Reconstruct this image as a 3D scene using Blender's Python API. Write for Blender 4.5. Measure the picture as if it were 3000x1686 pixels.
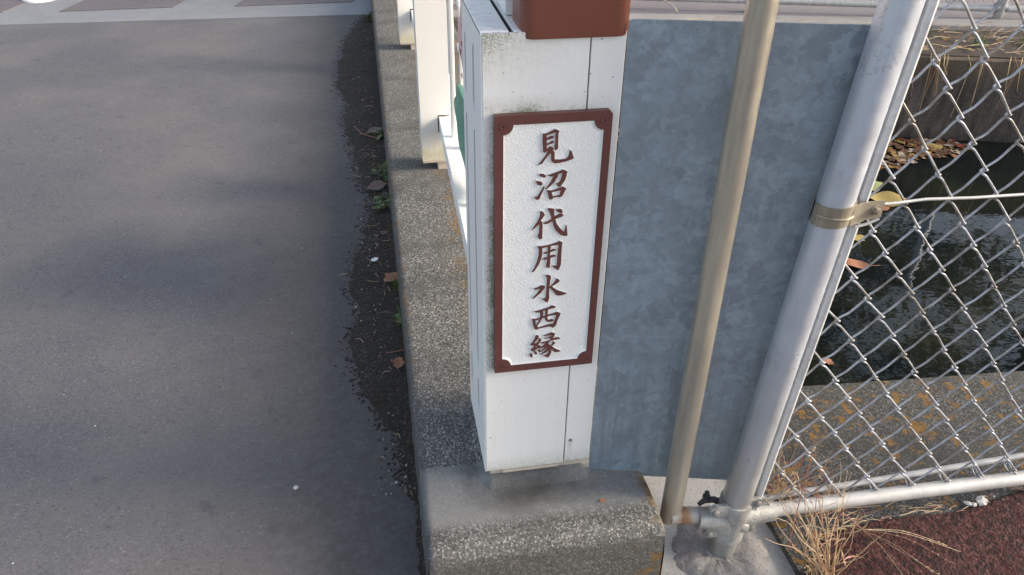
import bpy, bmesh, math, random
from mathutils import Vector, Matrix, noise
from mathutils.geometry import tessellate_polygon

for o in list(bpy.data.objects):
    bpy.data.objects.remove(o, do_unlink=True)
SC = bpy.context.scene
COL = SC.collection
R = math.radians
random.seed(7)

# ------------------------------------------------------------------ camera
cam_data = bpy.data.cameras.new("camera")
cam = bpy.data.objects.new("camera", cam_data)
COL.objects.link(cam)
SC.camera = cam
pitch, yaw, roll = 0.5794, 0.1803, 0.0129
cp, sp, cy_, sy_ = math.cos(pitch), math.sin(pitch), math.cos(yaw), math.sin(yaw)
fw = Vector((sy_ * cp, cy_ * cp, -sp))
rt = Vector((cy_, -sy_, 0))
up = rt.cross(fw)
r2 = rt * math.cos(roll) + up * math.sin(roll)
u2 = -rt * math.sin(roll) + up * math.cos(roll)
mw = Matrix((r2, u2, -fw)).transposed().to_4x4()
mw.translation = Vector((-0.1741, -1.2696, 1.35))
cam.matrix_world = mw
cam_data.sensor_width = 36
cam_data.lens = 27.41
cam_data.clip_start = 0.02
cam_data.clip_end = 500

# ------------------------------------------------------------------ light
SUN_EL, SUN_DIR = R(25), Vector((0.98, -0.2, 0)).normalized()
sdir = Vector((SUN_DIR.x * math.cos(SUN_EL), SUN_DIR.y * math.cos(SUN_EL), math.sin(SUN_EL)))
world = bpy.data.worlds.new("World")
SC.world = world
world.use_nodes = True
wn = world.node_tree
bg = wn.nodes["Background"]
sky = wn.nodes.new("ShaderNodeTexSky")
sky.sky_type = 'NISHITA'
sky.sun_disc = False
sky.sun_elevation = SUN_EL
sky.sun_rotation = math.atan2(SUN_DIR.x, SUN_DIR.y)
sky.air_density = 1.0
sky.dust_density = 2.5
sky.ozone_density = 1.0
hs = wn.nodes.new("ShaderNodeHueSaturation")   # thin winter haze takes some blue out of the sky
hs.inputs['Saturation'].default_value = .68
wn.links.new(sky.outputs[0], hs.inputs['Color'])
wn.links.new(hs.outputs[0], bg.inputs[0])
bg.inputs[1].default_value = 0.15
sun_data = bpy.data.lights.new("sun", 'SUN')
sun_data.energy = 2.1
sun_data.angle = R(17)
sun_data.color = (1.0, 0.86, 0.68)
sun = bpy.data.objects.new("sun", sun_data)
COL.objects.link(sun)
sun.rotation_euler = sdir.to_track_quat('Z', 'Y').to_euler()
sun.location = sdir * 20
SC.view_settings.view_transform = 'Standard'
SC.view_settings.look = 'None'
SC.view_settings.exposure = 1.25
SC.view_settings.gamma = 1

# ------------------------------------------------------------------ materials
class NT:
    def __init__(s, name):
        s.m = bpy.data.materials.new(name)
        s.m.use_nodes = True
        s.t = s.m.node_tree
        s.b = s.t.nodes["Principled BSDF"]
        s.tc = s.t.nodes.new("ShaderNodeTexCoord")
    def n(s, t): return s.t.nodes.new(t)
    def inp(s, sock, v):
        if v is None: return
        if hasattr(v, 'is_linked') or hasattr(v, 'links'): s.t.links.new(v, sock)
        else:
            if isinstance(v, (tuple, list)) and len(v) == 3 and sock.type == 'RGBA': v = (*v, 1)
            sock.default_value = v
    @property
    def P(s): return s.tc.outputs['Object']
    def scl(s, v, sc, loc=(0, 0, 0)):
        m = s.n("ShaderNodeMapping"); s.inp(m.inputs[0], v)
        m.inputs['Scale'].default_value = sc; m.inputs['Location'].default_value = loc
        return m.outputs[0]
    def noise(s, scale, detail=4, rough=.6, vec=None, dist=0, color=False):
        n = s.n("ShaderNodeTexNoise"); s.inp(n.inputs['Vector'], vec or s.P)
        n.inputs['Scale'].default_value = scale; n.inputs['Detail'].default_value = detail
        n.inputs['Roughness'].default_value = rough; n.inputs['Distortion'].default_value = dist
        return n.outputs[1 if color else 0]
    def vor(s, scale, feat='F1', vec=None, out='Distance', rnd=1):
        n = s.n("ShaderNodeTexVoronoi"); n.feature = feat; s.inp(n.inputs['Vector'], vec or s.P)
        n.inputs['Scale'].default_value = scale; n.inputs['Randomness'].default_value = rnd
        return n.outputs[out]
    def math(s, op, a, b=0.0, c=None, clamp=False):
        n = s.n("ShaderNodeMath"); n.operation = op; n.use_clamp = clamp
        s.inp(n.inputs[0], a); s.inp(n.inputs[1], b)
        if c is not None: s.inp(n.inputs[2], c)
        return n.outputs[0]
    def map(s, v, a, b, c=0.0, d=1.0, smooth=False):
        n = s.n("ShaderNodeMapRange"); s.inp(n.inputs[0], v)
        if smooth: n.interpolation_type = 'SMOOTHSTEP'
        for i, x in enumerate((a, b, c, d)): n.inputs[i + 1].default_value = x
        return n.outputs[0]
    def ramp(s, v, stops, const=False):
        n = s.n("ShaderNodeValToRGB"); s.inp(n.inputs[0], v)
        e = n.color_ramp.elements
        if const: n.color_ramp.interpolation = 'CONSTANT'
        while len(e) < len(stops): e.new(.5)
        for i, (p, c) in enumerate(stops):
            e[i].position = p; e[i].color = (*c, 1) if len(c) == 3 else c
        return n.outputs[0]
    def mix(s, f, a, b, mode='MIX'):
        n = s.n("ShaderNodeMix"); n.data_type = 'RGBA'; n.blend_type = mode
        s.inp(n.inputs[0], f); s.inp(n.inputs[6], a); s.inp(n.inputs[7], b)
        return n.outputs[2]
    def sep(s, v=None):
        n = s.n("ShaderNodeSeparateXYZ"); s.inp(n.inputs[0], v or s.P); return n.outputs
    def bw(s, c):
        n = s.n("ShaderNodeRGBToBW"); s.inp(n.inputs[0], c); return n.outputs[0]
    def bump(s, h, strength=.5, dist=.002, prev=None):
        n = s.n("ShaderNodeBump"); s.inp(n.inputs['Height'], h)
        n.inputs['Strength'].default_value = strength; n.inputs['Distance'].default_value = dist
        if prev: s.inp(n.inputs['Normal'], prev)
        s.inp(s.b.inputs['Normal'], n.outputs[0]); return n.outputs[0]
    def out(s, col, rough=.6, metal=0.0, spec=None):
        s.inp(s.b.inputs['Base Color'], col); s.inp(s.b.inputs['Roughness'], rough)
        s.inp(s.b.inputs['Metallic'], metal)
        if spec is not None: s.b.inputs['Specular IOR Level'].default_value = spec
        return s.m

def box_mask(n, x0, x1, z0, z1, reach, sep):
    """1 at the edge of a rectangle in x/z and falling to 0 at reach outside it"""
    a = n.math('SUBTRACT', x0, sep[0]); b = n.math('SUBTRACT', sep[0], x1)
    c = n.math('SUBTRACT', z0, sep[2]); d = n.math('SUBTRACT', sep[2], z1)
    m = n.math('MAXIMUM', n.math('MAXIMUM', a, b), n.math('MAXIMUM', c, d))
    return n.map(m, 0, reach, 1, 0)

def mat_asphalt():
    n = NT("asphalt")
    fine = n.math('ADD', n.math('MULTIPLY', n.noise(420, 3, .7), .5), n.math('MULTIPLY', n.noise(150, 4, .75), .5))
    mid = n.noise(34, 6, .65)
    big = n.noise(1.6, 4, .55)
    g = n.ramp(fine, [(.34, (.050, .048, .052)), (.5, (.106, .102, .108)), (.66, (.185, .179, .184))])
    g = n.mix(n.map(mid, .35, .7, 0, .55), g, (.112, .109, .115))
    brown = n.mix(n.map(big, .42, .68), g, n.mix(.42, g, (.20, .182, .162)))
    pvv = n.scl(n.P, (.6, 1.5, 1))
    vd = n.vor(88, out='Distance', vec=pvv); vc = n.vor(88, out='Color', vec=pvv)
    pit = n.math('MULTIPLY', n.math('LESS_THAN', n.math('ADD', vd, n.math('MULTIPLY', n.noise(260, 2), .25)), .40), n.math('LESS_THAN', n.bw(vc), .36))
    c = n.mix(n.math('MULTIPLY', pit, n.map(n.noise(8, 4, .7), .35, .65, .1, .6)), brown, (.03, .03, .033))
    vd2 = n.vor(95, out='Distance'); vc2 = n.vor(95, out='Color')
    sp_ = n.math('MULTIPLY', n.math('LESS_THAN', vd2, .27), n.math('GREATER_THAN', n.bw(vc2), .68))
    c = n.mix(n.math('MULTIPLY', sp_, n.map(n.noise(10, 4, .7), .35, .65, .1, .5)), c, (.28, .27, .27))
    dk = n.math('MULTIPLY', n.map(n.noise(11, 5, .7), .60, .70), .45)
    c = n.mix(dk, c, (.05, .05, .06))
    x = n.sep()[0]
    edge = n.map(n.math('ADD', x, n.math('MULTIPLY', n.noise(3, 4), .5)), -.62, -.05, 0, .85)
    c = n.mix(n.math('MULTIPLY', edge, n.map(n.noise(45, 5, .7), .3, .6, .5, 1)), c, (.064, .057, .052))
    h = n.math('ADD', fine, n.math('MULTIPLY', n.math('SUBTRACT', mid, pit), 1.2))
    n.bump(h, .55, .003)
    return n.out(c, .82, 0, .35)

def mat_dirt(dark=1.0):
    n = NT("dirt")
    f = n.noise(260, 4, .75)
    c = n.ramp(f, [(.32, (.014 * dark, .012 * dark, .010 * dark)), (.5, (.044 * dark, .037 * dark, .031 * dark)), (.70, (.15 * dark, .13 * dark, .11 * dark))])
    vd = n.vor(105, out='Distance'); vc = n.vor(105, out='Color')
    sp_ = n.math('MULTIPLY', n.math('LESS_THAN', vd, .24), n.math('GREATER_THAN', n.bw(vc), .58))
    c = n.mix(n.math('MULTIPLY', sp_, .8), c, (.22, .20, .18))
    c = n.mix(n.map(n.noise(9, 4), .48, .7, 0, .6), c, (.040, .030, .018))
    n.bump(n.math('ADD', f, n.noise(60, 5, .7)), 1.0, .006)
    return n.out(c, .95, 0, .2)

def mat_concrete(name, tone=1.0, lichen=.0, rightlichen=False, kerb=False, warm=1.0):
    n = NT(name)
    vec = n.P
    a = n.vor(270, out='Color', vec=vec); av = n.bw(a)
    b = n.vor(520, out='Color', vec=vec); bv = n.bw(b)
    t = tone
    c1 = n.ramp(av, [(.15, (.018 * t, .018 * t, .019 * t)), (.36, (.075 * t, .073 * t, .068 * t)), (.55, (.160 * t, .157 * t * warm, .146 * t * warm)), (.72, (.27 * t, .26 * t, .235 * t)), (.84, (.62 * t, .61 * t, .59 * t))])
    c2 = n.ramp(bv, [(.2, (.055 * t, .055 * t, .052 * t)), (.5, (.21 * t, .205 * t, .185 * t)), (.85, (.40 * t, .39 * t, .37 * t))])
    c = n.mix(.32, c1, c2)
    blotch = n.noise(4.2, 7, .66, vec=n.scl(vec, (.6, 1, 1)))
    smooth = n.noise(3.1, 4, .6, vec=n.scl(vec, (1, 1, 1), (3, 1, 2)))
    c = n.mix(n.map(smooth, .42, .66, 0, .45), c, (.168 * t, .166 * t, .154 * t))
    c = n.mix(n.map(blotch, .47, .66, 0, .85), c, n.mix(.62, c, (.05 * t, .049 * t, .047 * t)))
    # pits
    pv = n.vor(95, out='Distance'); pc = n.bw(n.vor(95, out='Color'))
    pit = n.math('MULTIPLY', n.math('LESS_THAN', pv, .2), n.math('LESS_THAN', pc, .38))
    c = n.mix(n.math('MULTIPLY', pit, .8), c, (.02, .02, .02))
    wv = n.vor(88, out='Distance'); wc = n.bw(n.vor(88, out='Color'))
    wh = n.math('MULTIPLY', n.math('LESS_THAN', n.math('ADD', wv, n.math('MULTIPLY', n.noise(300, 2), .2)), .30), n.math('GREATER_THAN', wc, .72))
    c = n.mix(n.math('MULTIPLY', wh, .55), c, (.50 * t, .50 * t, .49 * t))
    s = n.sep()
    if kerb:
        # smoother trowelled mortar on the end block around the pillar foot, cooler in tone
        blk = n.map(n.math('ADD', s[1], n.math('MULTIPLY', n.noise(40, 3), .006)), .058, .066, 1, 0)
        fr = n.map(s[1], -.145, -.10, 0, 1, True)
        c = n.mix(n.math('MULTIPLY', n.math('MULTIPLY', blk, fr), .72), c, n.mix(n.noise(200, 3, .7), (.15, .15, .148), (.26, .258, .25)))
        # stain spreading from under the pillar
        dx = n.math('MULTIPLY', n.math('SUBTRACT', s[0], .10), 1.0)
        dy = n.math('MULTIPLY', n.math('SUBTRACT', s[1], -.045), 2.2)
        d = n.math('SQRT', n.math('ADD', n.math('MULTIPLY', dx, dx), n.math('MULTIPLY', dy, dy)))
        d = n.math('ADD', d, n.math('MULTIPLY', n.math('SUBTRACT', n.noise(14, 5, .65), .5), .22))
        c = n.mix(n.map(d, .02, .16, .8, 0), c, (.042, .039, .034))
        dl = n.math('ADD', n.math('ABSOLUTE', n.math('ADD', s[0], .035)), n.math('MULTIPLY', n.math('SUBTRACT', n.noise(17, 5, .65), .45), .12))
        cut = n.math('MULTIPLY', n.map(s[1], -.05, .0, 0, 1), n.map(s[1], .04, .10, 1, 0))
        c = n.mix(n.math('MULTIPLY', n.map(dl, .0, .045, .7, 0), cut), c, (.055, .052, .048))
        # faces below the top mixed darker; left face has shading put into its colour
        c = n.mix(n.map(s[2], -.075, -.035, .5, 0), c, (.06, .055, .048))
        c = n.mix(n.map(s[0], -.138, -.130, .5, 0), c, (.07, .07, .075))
    if kerb:
        fe_ = n.math('MULTIPLY', n.map(s[1], -.10, -.15, 0, 1), n.map(s[2], -.085, -.05, 0, 1))
        bvv = n.vor(120, out='Distance'); bcc = n.bw(n.vor(120, out='Color'))
        bwh = n.math('MULTIPLY', n.math('LESS_THAN', n.math('ADD', bvv, n.math('MULTIPLY', n.noise(260, 2), .3)), .42), n.math('GREATER_THAN', bcc, .60))
        c = n.mix(n.math('MULTIPLY', n.math('MULTIPLY', bwh, fe_), .55), c, (.38, .38, .37))
    if lichen:
        l1 = n.noise(27 if not kerb else 22, 6, .62)
        l2 = n.noise(75, 4, .7)
        m = n.map(n.math('ADD', l1, n.math('MULTIPLY', l2, .22)), .72 - lichen, .74 - lichen, 0, .85)
        if kerb:
            far = n.map(s[1], .1, .9, 0, 1)
            side = n.math('MAXIMUM', n.map(s[0], .335, .37, 0, 1), n.math('MULTIPLY', far, n.math('MAXIMUM', n.map(s[0], -.137, -.125, .55, 0), n.map(s[0], .0, .08, 0, .6))))
            side = n.math('MAXIMUM', side, n.math('MULTIPLY', n.map(s[2], -.06, -.035, 1, 0), n.map(s[0], .30, .35, 0, .9)))
            m = n.math('MULTIPLY', n.map(n.math('ADD', l1, n.math('MULTIPLY', l2, .30)), .67, .70, 0, .8), side)
        lc = n.ramp(n.noise(50, 3), [(.35, (.10, .052, .014)), (.65, (.24, .125, .025))])
        c = n.mix(m, c, lc)
    n.bump(n.math('SUBTRACT', n.math('ADD', av, n.math('MULTIPLY', bv, .6)), n.math('MULTIPLY', pit, 1.5)), .5, .0022)
    return n.out(c, .88, 0, .3)

def mat_mortar(name, col, bumpy=.5, dark=.45):
    n = NT(name)
    a = n.noise(9, 6, .62); b = n.noise(150, 4, .7)
    c = n.mix(n.map(a, .38, .66), col, tuple(x * dark for x in col))
    c = n.mix(n.map(b, .35, .7, 0, .5), c, tuple(x * 1.25 for x in col))
    pv = n.vor(160, out='Distance'); pc = n.bw(n.vor(160, out='Color'))
    c = n.mix(n.math('MULTIPLY', n.math('MULTIPLY', n.math('LESS_THAN', pv, .25), n.math('LESS_THAN', pc, .33)), .6), c, (.04, .04, .04))
    n.bump(n.math('ADD', n.noise(55, 6, .7), n.math('MULTIPLY', b, .6)), bumpy, .004)
    return n.out(c, .85, 0, .3)

def mat_red():
    n = NT("red_pavement")
    a = n.bw(n.vor(120, out='Color')); f = n.noise(300, 3, .7)
    c = n.ramp(a, [(.2, (.012, .004, .004)), (.45, (.048, .011, .011)), (.65, (.080, .020, .019)), (.88, (.15, .062, .055))])
    c = n.mix(n.map(f, .3, .7, 0, .6), c, (.030, .010, .010))
    c = n.mix(n.map(n.noise(6, 4), .5, .75, 0, .5), c, (.06, .035, .03))
    n.bump(n.math('ADD', n.math('SUBTRACT', 1.0, n.vor(150)), f), .9, .007)
    return n.out(c, .85, 0, .3)

def mat_far(name, col, var=.25, dirtc=(.12, .09, .08)):
    n = NT(name)
    c = n.mix(n.map(n.noise(4, 6, .65), .35, .7, 0, .6), col, tuple(x * (1 - var) for x in col))
    c = n.mix(n.map(n.noise(130, 3, .7), .3, .7, 0, .45), c, tuple(x * 1.35 for x in col))
    c = n.mix(n.map(n.noise(23, 5, .7), .58, .72, 0, .5), c, dirtc)
    n.bump(n.noise(120, 4, .7), .4, .004)
    return n.out(c, .85, 0, .3)

def mat_white(name, moss=None, col=(.80, .785, .755)):
    n = NT(name)
    s = n.sep()
    c = n.mix(n.map(n.noise(7, 5, .6), .35, .75, 0, .35), col, tuple(x * .86 for x in col))
    sp1 = n.noise(330, 3, .75); sp2 = n.noise(95, 4, .7)
    if moss == 'pillar':
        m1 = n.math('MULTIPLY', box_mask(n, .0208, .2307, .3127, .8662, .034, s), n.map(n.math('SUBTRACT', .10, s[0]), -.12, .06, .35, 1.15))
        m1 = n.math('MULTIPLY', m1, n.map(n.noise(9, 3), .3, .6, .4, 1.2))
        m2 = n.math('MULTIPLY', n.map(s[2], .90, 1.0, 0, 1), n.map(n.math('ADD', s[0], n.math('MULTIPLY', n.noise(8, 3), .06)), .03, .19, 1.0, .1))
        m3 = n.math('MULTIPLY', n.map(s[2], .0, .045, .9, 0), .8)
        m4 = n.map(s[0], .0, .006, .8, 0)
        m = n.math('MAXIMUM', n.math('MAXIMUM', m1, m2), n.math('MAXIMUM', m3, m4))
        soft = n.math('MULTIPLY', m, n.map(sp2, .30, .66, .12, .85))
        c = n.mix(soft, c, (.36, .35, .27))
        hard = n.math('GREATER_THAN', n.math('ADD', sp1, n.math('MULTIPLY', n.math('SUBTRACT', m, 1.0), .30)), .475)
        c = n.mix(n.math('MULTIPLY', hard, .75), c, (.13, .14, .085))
        # run of dirt below the small screw
        dx = n.math('ABSOLUTE', n.math('SUBTRACT', s[0], .199))
        run = n.math('MULTIPLY', n.map(dx, 0, .008, .6, 0), n.map(s[2], .066, .03, 1, .2))
        run = n.math('MULTIPLY', run, n.math('LESS_THAN', s[2], .068))
        c = n.mix(run, c, (.35, .33, .30))
        vs_ = n.noise(1, 5, .7, vec=n.scl(n.P, (70, 70, 3)))
        c = n.mix(n.map(vs_, .50, .75, 0, .13), c, (.48, .46, .41))
        rare = n.math('GREATER_THAN', n.noise(120, 2, .5), .72)
        c = n.mix(n.math('MULTIPLY', rare, .8), c, (.22, .19, .15))
    elif moss == 'post':
        m = n.map(n.math('ADD', s[2], n.math('MULTIPLY', n.noise(20, 4), .05)), .07, .13, 1, 0)
        c = n.mix(n.math('MULTIPLY', m, n.map(sp2, .3, .7, .35, .95)), c, (.50, .46, .28))
        c = n.mix(n.math('GREATER_THAN', n.math('ADD', sp1, n.math('MULTIPLY', n.math('SUBTRACT', m, 1.0), .3)), .60), c, (.24, .23, .12))
    elif moss == 'panel':
        c = n.mix(n.math('MULTIPLY', n.map(sp1, .55, .8), .4), c, (.45, .43, .38))
    elif moss == 'top':
        c = n.mix(n.math('MULTIPLY', n.map(n.noise(60, 5, .7), .5, .72), .6), c, (.35, .36, .33))
    if moss == 'relief':
        v = n.vor(420, 'SMOOTH_F1'); w = n.noise(300, 3, .6)
        n.bump(n.math('ADD', w, n.math('MULTIPLY', v, .6)), .85, .0018)
        c = n.mix(n.map(w, .42, .25, 0, .3), c, (.48, .47, .44))
        c = n.mix(n.math('MULTIPLY', box_mask(n, .20, .05, .87, .34, .5, s), 0), c, c)
    else:
        n.bump(n.noise(260, 3, .6), .08, .001)
    return n.out(c, .42, 0, .5)

def mat_paint(name, col, rough=.45, var=.2):
    n = NT(name)
    c = n.mix(n.map(n.noise(20, 5, .65), .35, .7), col, tuple(x * (1 - var) for x in col))
    c = n.mix(n.map(n.noise(400, 2), .6, .75, 0, .25), c, tuple(min(1, x * 1.7) for x in col))
    n.bump(n.noise(300, 3), .12, .001)
    return n.out(c, rough)

def mat_galv(name, base=(.36, .40, .45), amt=.5, streak=True):
    n = NT(name)
    s = n.P
    w = n.n("ShaderNodeVectorMath"); w.operation = 'ADD'
    k = n.n("ShaderNodeVectorMath"); k.operation = 'SCALE'
    n.inp(k.inputs[0], n.noise(14, 5, .6, color=True)); k.inputs['Scale'].default_value = .13
    n.inp(w.inputs[0], s); n.inp(w.inputs[1], k.outputs[0])
    v1 = n.bw(n.vor(19, out='Color', vec=w.outputs[0]))
    k2 = n.n("ShaderNodeVectorMath"); k2.operation = 'SCALE'
    n.inp(k2.inputs[0], n.noise(40, 3, .6, color=True)); k2.inputs['Scale'].default_value = .05
    w2 = n.n("ShaderNodeVectorMath"); w2.operation = 'ADD'
    n.inp(w2.inputs[0], s); n.inp(w2.inputs[1], k2.outputs[0])
    v2 = n.bw(n.vor(75, out='Color', vec=w2.outputs[0]))
    m = n.math('ADD', n.math('MULTIPLY', v1, .5), n.math('MULTIPLY', v2, .5))
    d = n.mix(n.map(m, .25, .8), tuple(x * (1 - amt * .42) for x in base), tuple(x * (1 + amt * .32) for x in base))
    if streak:
        st = n.noise(1, 5, .65, vec=n.scl(s, (55, 55, 2.2)))
        low = n.map(n.sep()[2], .05, .45, 1, .15)
        d = n.mix(n.math('MULTIPLY', n.map(st, .45, .68, 0, .55), low), d, tuple(x * .55 for x in base))
        d = n.mix(n.math('MULTIPLY', n.map(n.noise(1, 3, .5, vec=n.scl(s, (90, 90, 3), (3, 3, 1))), .62, .72, 0, .4), low), d, tuple(min(1, x * 1.35) for x in base))
        sc_ = n.noise(1, 3, .6, vec=n.scl(s, (160, 160, 6), (1, 5, 2)))
        d = n.mix(n.math('MULTIPLY', n.math('GREATER_THAN', sc_, .72), .35), d, tuple(min(1, x * 1.7) for x in base))
        d = n.mix(n.map(n.noise(3, 4, .6), .45, .7, 0, .35), d, tuple(x * .75 for x in base))
        ch = n.math('GREATER_THAN', n.noise(38, 3, .8), .735)
        d = n.mix(n.math('MULTIPLY', ch, .5), d, (.12, .13, .15))
    rr = n.map(v1, 0, 1, .42, .62)
    return n.out(d, rr, .4)

def mat_pole(name, base, stain, metal=.35, chip=.0, grime_shade=.5):
    n = NT(name)
    s = n.sep()
    st = n.noise(1, 5, .6, vec=n.scl(n.P, (30, 30, 3)))
    c = n.mix(n.map(st, .36, .60), base, stain)
    c = n.mix(n.map(n.noise(170, 4, .7), .35, .75, 0, .35), c, tuple(x * .72 for x in base))
    low = n.map(n.math('ADD', s[2], n.math('MULTIPLY', n.noise(12, 4), .12)), -.02, .45, 1, 0)
    c = n.mix(n.math('MULTIPLY', low, grime_shade), c, (.34, .325, .285))
    if chip:
        cw = n.noise(34, 6, .75, dist=1.2)
        cr = n.math('MULTIPLY', n.math('LESS_THAN', n.math('ABSOLUTE', n.math('SUBTRACT', cw, .5)), .006), n.math('GREATER_THAN', n.noise(9, 3), .60))
        c = n.mix(n.math('MULTIPLY', cr, chip), c, (.17, .16, .18))
        c = n.mix(n.math('MULTIPLY', n.math('GREATER_THAN', n.noise(60, 3, .75), .735), chip), c, (.15, .14, .15))
    n.bump(n.noise(160, 4, .6), .12, .001)
    return n.out(c, n.map(n.noise(30, 3), .3, .7, .33, .5), metal)

def mat_cast():
    n = NT("galvanised_casting")
    c = n.mix(n.map(n.noise(22, 5, .65), .35, .65), (.47, .47, .45), (.27, .26, .24))
    c = n.mix(n.map(n.noise(210, 4, .75), .55, .7, 0, .7), c, (.13, .12, .11))
    n.bump(n.noise(150, 5, .7), .5, .0025)
    return n.out(c, .55, .45)

def mat_stub():
    n = NT("rust_stained_pipe")
    s = n.sep()
    r = n.math('ADD', n.map(n.math('ABSOLUTE', n.math('SUBTRACT', s[0], .452)), 0, .026, .9, 0), n.math('MULTIPLY', n.math('SUBTRACT', n.noise(34, 5, .7), .5), 1.1))
    c = n.mix(n.map(r, .25, .7), (.42, .40, .36), n.mix(n.noise(60, 4), (.22, .10, .035), (.38, .23, .12)))
    n.bump(n.noise(150, 5, .7), .35, .002)
    return n.out(c, .55, .2)

def mat_wire():
    n = NT("galvanised_wire")
    c = n.mix(n.map(n.noise(26, 3, .6), .44, .62), (.36, .38, .42), (.20, .18, .16))
    c = n.mix(n.map(n.noise(330, 3, .7), .5, .7, 0, .6), c, (.22, .21, .21))
    return n.out(c, .5, .3)

def mat_water():
    n = NT("canal_water")
    n.bump(n.math('ADD', n.noise(5, 3, .55, vec=n.scl(n.P, (1, 1.4, 1))), n.math('MULTIPLY', n.noise(1.4, 2), 1.0)), .12, .012)
    c = n.mix(n.map(n.noise(2.2, 4), .4, .7), (.004, .006, .006), (.014, .016, .010))
    m = n.out(c, .03, 0, .5)
    n.b.inputs['IOR'].default_value = 1.33
    return m

def mat_wall_dark():
    n = NT("wet_concrete_wall")
    st = n.noise(1, 6, .65, vec=n.scl(n.P, (16, 16, 2.5)))
    c = n.ramp(st, [(.3, (.022, .018, .014)), (.5, (.060, .048, .038)), (.7, (.115, .095, .078))])
    s = n.sep()
    z = n.math('ADD', s[2], n.math('MULTIPLY', n.noise(7, 5), .1))
    c = n.mix(n.map(z, -.60, -.68, 0, .7), c, (.014, .013, .010))
    c = n.mix(n.map(z, -.30, -.18, 0, .45), c, (.13, .085, .045))
    c = n.mix(n.map(n.noise(55, 5, .7), .5, .75, 0, .6), c, (.16, .14, .12))
    n.bump(n.noise(40, 6, .7), .6, .008)
    return n.out(c, .8)

def mat_leafset(name, cols, rough=.6):
    n = NT(name)
    oi = n.n("ShaderNodeObjectInfo")
    g = n.n("ShaderNodeNewGeometry")
    stops = [(i / len(cols), c) for i, c in enumerate(cols)]
    c = n.ramp(g.outputs['Random Per Island'], stops, const=True)
    c = n.mix(n.map(n.noise(90, 3, .6), .4, .7, 0, .5), c, n.mix(.5, c, (.12, .06, .02)))
    return n.out(c, rough)

M = dict(
    asphalt=mat_asphalt(), dirt=mat_dirt(1.0), soil=mat_dirt(1.4),
    kerb=mat_concrete("kerb_concrete", .66, .01, kerb=True, warm=.98),
    coping=mat_concrete("coping_concrete", .34, .035),
    footing=mat_mortar("footing_concrete", (.36, .35, .33), .4, .72),
    mortar=mat_mortar("grey_mortar", (.27, .255, .245), 1.0, .5),
    red=mat_red(), white=mat_white("white_paint", 'pillar'), side=mat_white("white_side_paint", 'panel'),
    post=mat_white("white_post_paint", 'post', (.80, .77, .71)), top=mat_white("white_top_paint", 'top'),
    relief=mat_white("white_textured_plate", 'relief', (.86, .85, .82)),
    plain=mat_white("white_plain", None),
    brown=mat_paint("brown_paint", (.125, .044, .037), .45, .15),
    brown2=mat_paint("reddish_brown_coating", (.20, .068, .043), .42, .12),
    grime_shade=mat_dirt(1.2), bed=mat_mortar('stained_mortar_bed', (.145, .138, .125), .6, .38), boltm=mat_paint('old_bolt_steel', (.20, .19, .175), .5, .4), lug=mat_paint('dark_rusty_steel', (.055, .052, .05), .5, .5), black=mat_paint("dark_gap", (.012, .012, .013), .8, 0),
    beige=mat_paint("beige_metal", (.52, .44, .36), .6),
    sheet=mat_galv("spangled_galvanised_sheet", (.295, .352, .398), .5),
    grey=mat_pole("silver_painted_pipe", (.64, .68, .75), (.54, .58, .65), .6, .9, .8),
    tan=mat_pole("weathered_tan_pipe", (.50, .45, .355), (.33, .30, .255), .5, 0, .25),
    chan=mat_galv("channel_metal", (.60, .60, .60), .25, False),
    cast=mat_cast(), stub=mat_stub(), wire=mat_wire(),
    pipe=mat_pole("pale_painted_pipe", (.48, .475, .46), (.38, .37, .355), .15, 0, 0),
    band=mat_pole("weathered_band_steel", (.46, .41, .32), (.27, .23, .17), .5, 0, 0),
    water=mat_water(), wallm=mat_wall_dark(),
    farpave=mat_far("mauve_pavement", (.20, .18, .185)), farstrip=mat_far("pale_concrete_strip", (.21, .215, .225)),
    mauve=mat_far("worn_red_block_pavement", (.135, .12, .125)), farcop=mat_far("pale_coping", (.30, .28, .26), .5),
    greenp=mat_paint("green_enamel", (.075, .27, .19), .5, .25), pinkp=mat_paint("pink_enamel", (.62, .36, .38), .5, .15),
    maroon=mat_paint("maroon_enamel", (.17, .02, .04), .5),
    straw=mat_leafset("dry_straw", [(.50, .36, .19), (.36, .24, .13), (.30, .12, .085), (.60, .47, .29), (.42, .27, .16)]),
    grass=mat_leafset("fresh_grass", [(.06, .14, .025), (.10, .19, .03), (.045, .10, .03), (.14, .17, .05)]),
    weed=mat_leafset("gutter_greens", [(.045, .10, .02), (.09, .13, .03), (.06, .085, .05), (.16, .16, .04)]),
    autumn=mat_leafset("autumn_leaves", [(.10, .045, .02), (.17, .075, .022), (.25, .17, .045), (.07, .04, .024), (.20, .13, .08), (.17, .03, .016), (.13, .065, .03), (.09, .05, .03), (.30, .25, .20)]),
    leafbrown=mat_leafset("brown_dry_leaf", [(.10, .065, .055), (.13, .085, .07)]),
    leafyellow=mat_leafset("yellow_leaf", [(.36, .25, .07), (.33, .25, .08)]),
    leafred=mat_leafset("reddish_leaf", [(.26, .10, .05), (.30, .13, .07)]),
    leafgreen=mat_leafset("pale_green_leaf", [(.34, .36, .14), (.30, .34, .15)]),
    crown=mat_leafset("tree_leaves", [(.04, .07, .02), (.06, .09, .025), (.09, .10, .03), (.14, .11, .04)]),
    bark=mat_paint("bark", (.09, .07, .05), .9, .4),
    stone=mat_leafset("pale_grit", [(.38, .37, .36), (.22, .21, .20), (.14, .135, .13), (.50, .49, .47)], .8),
)

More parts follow.
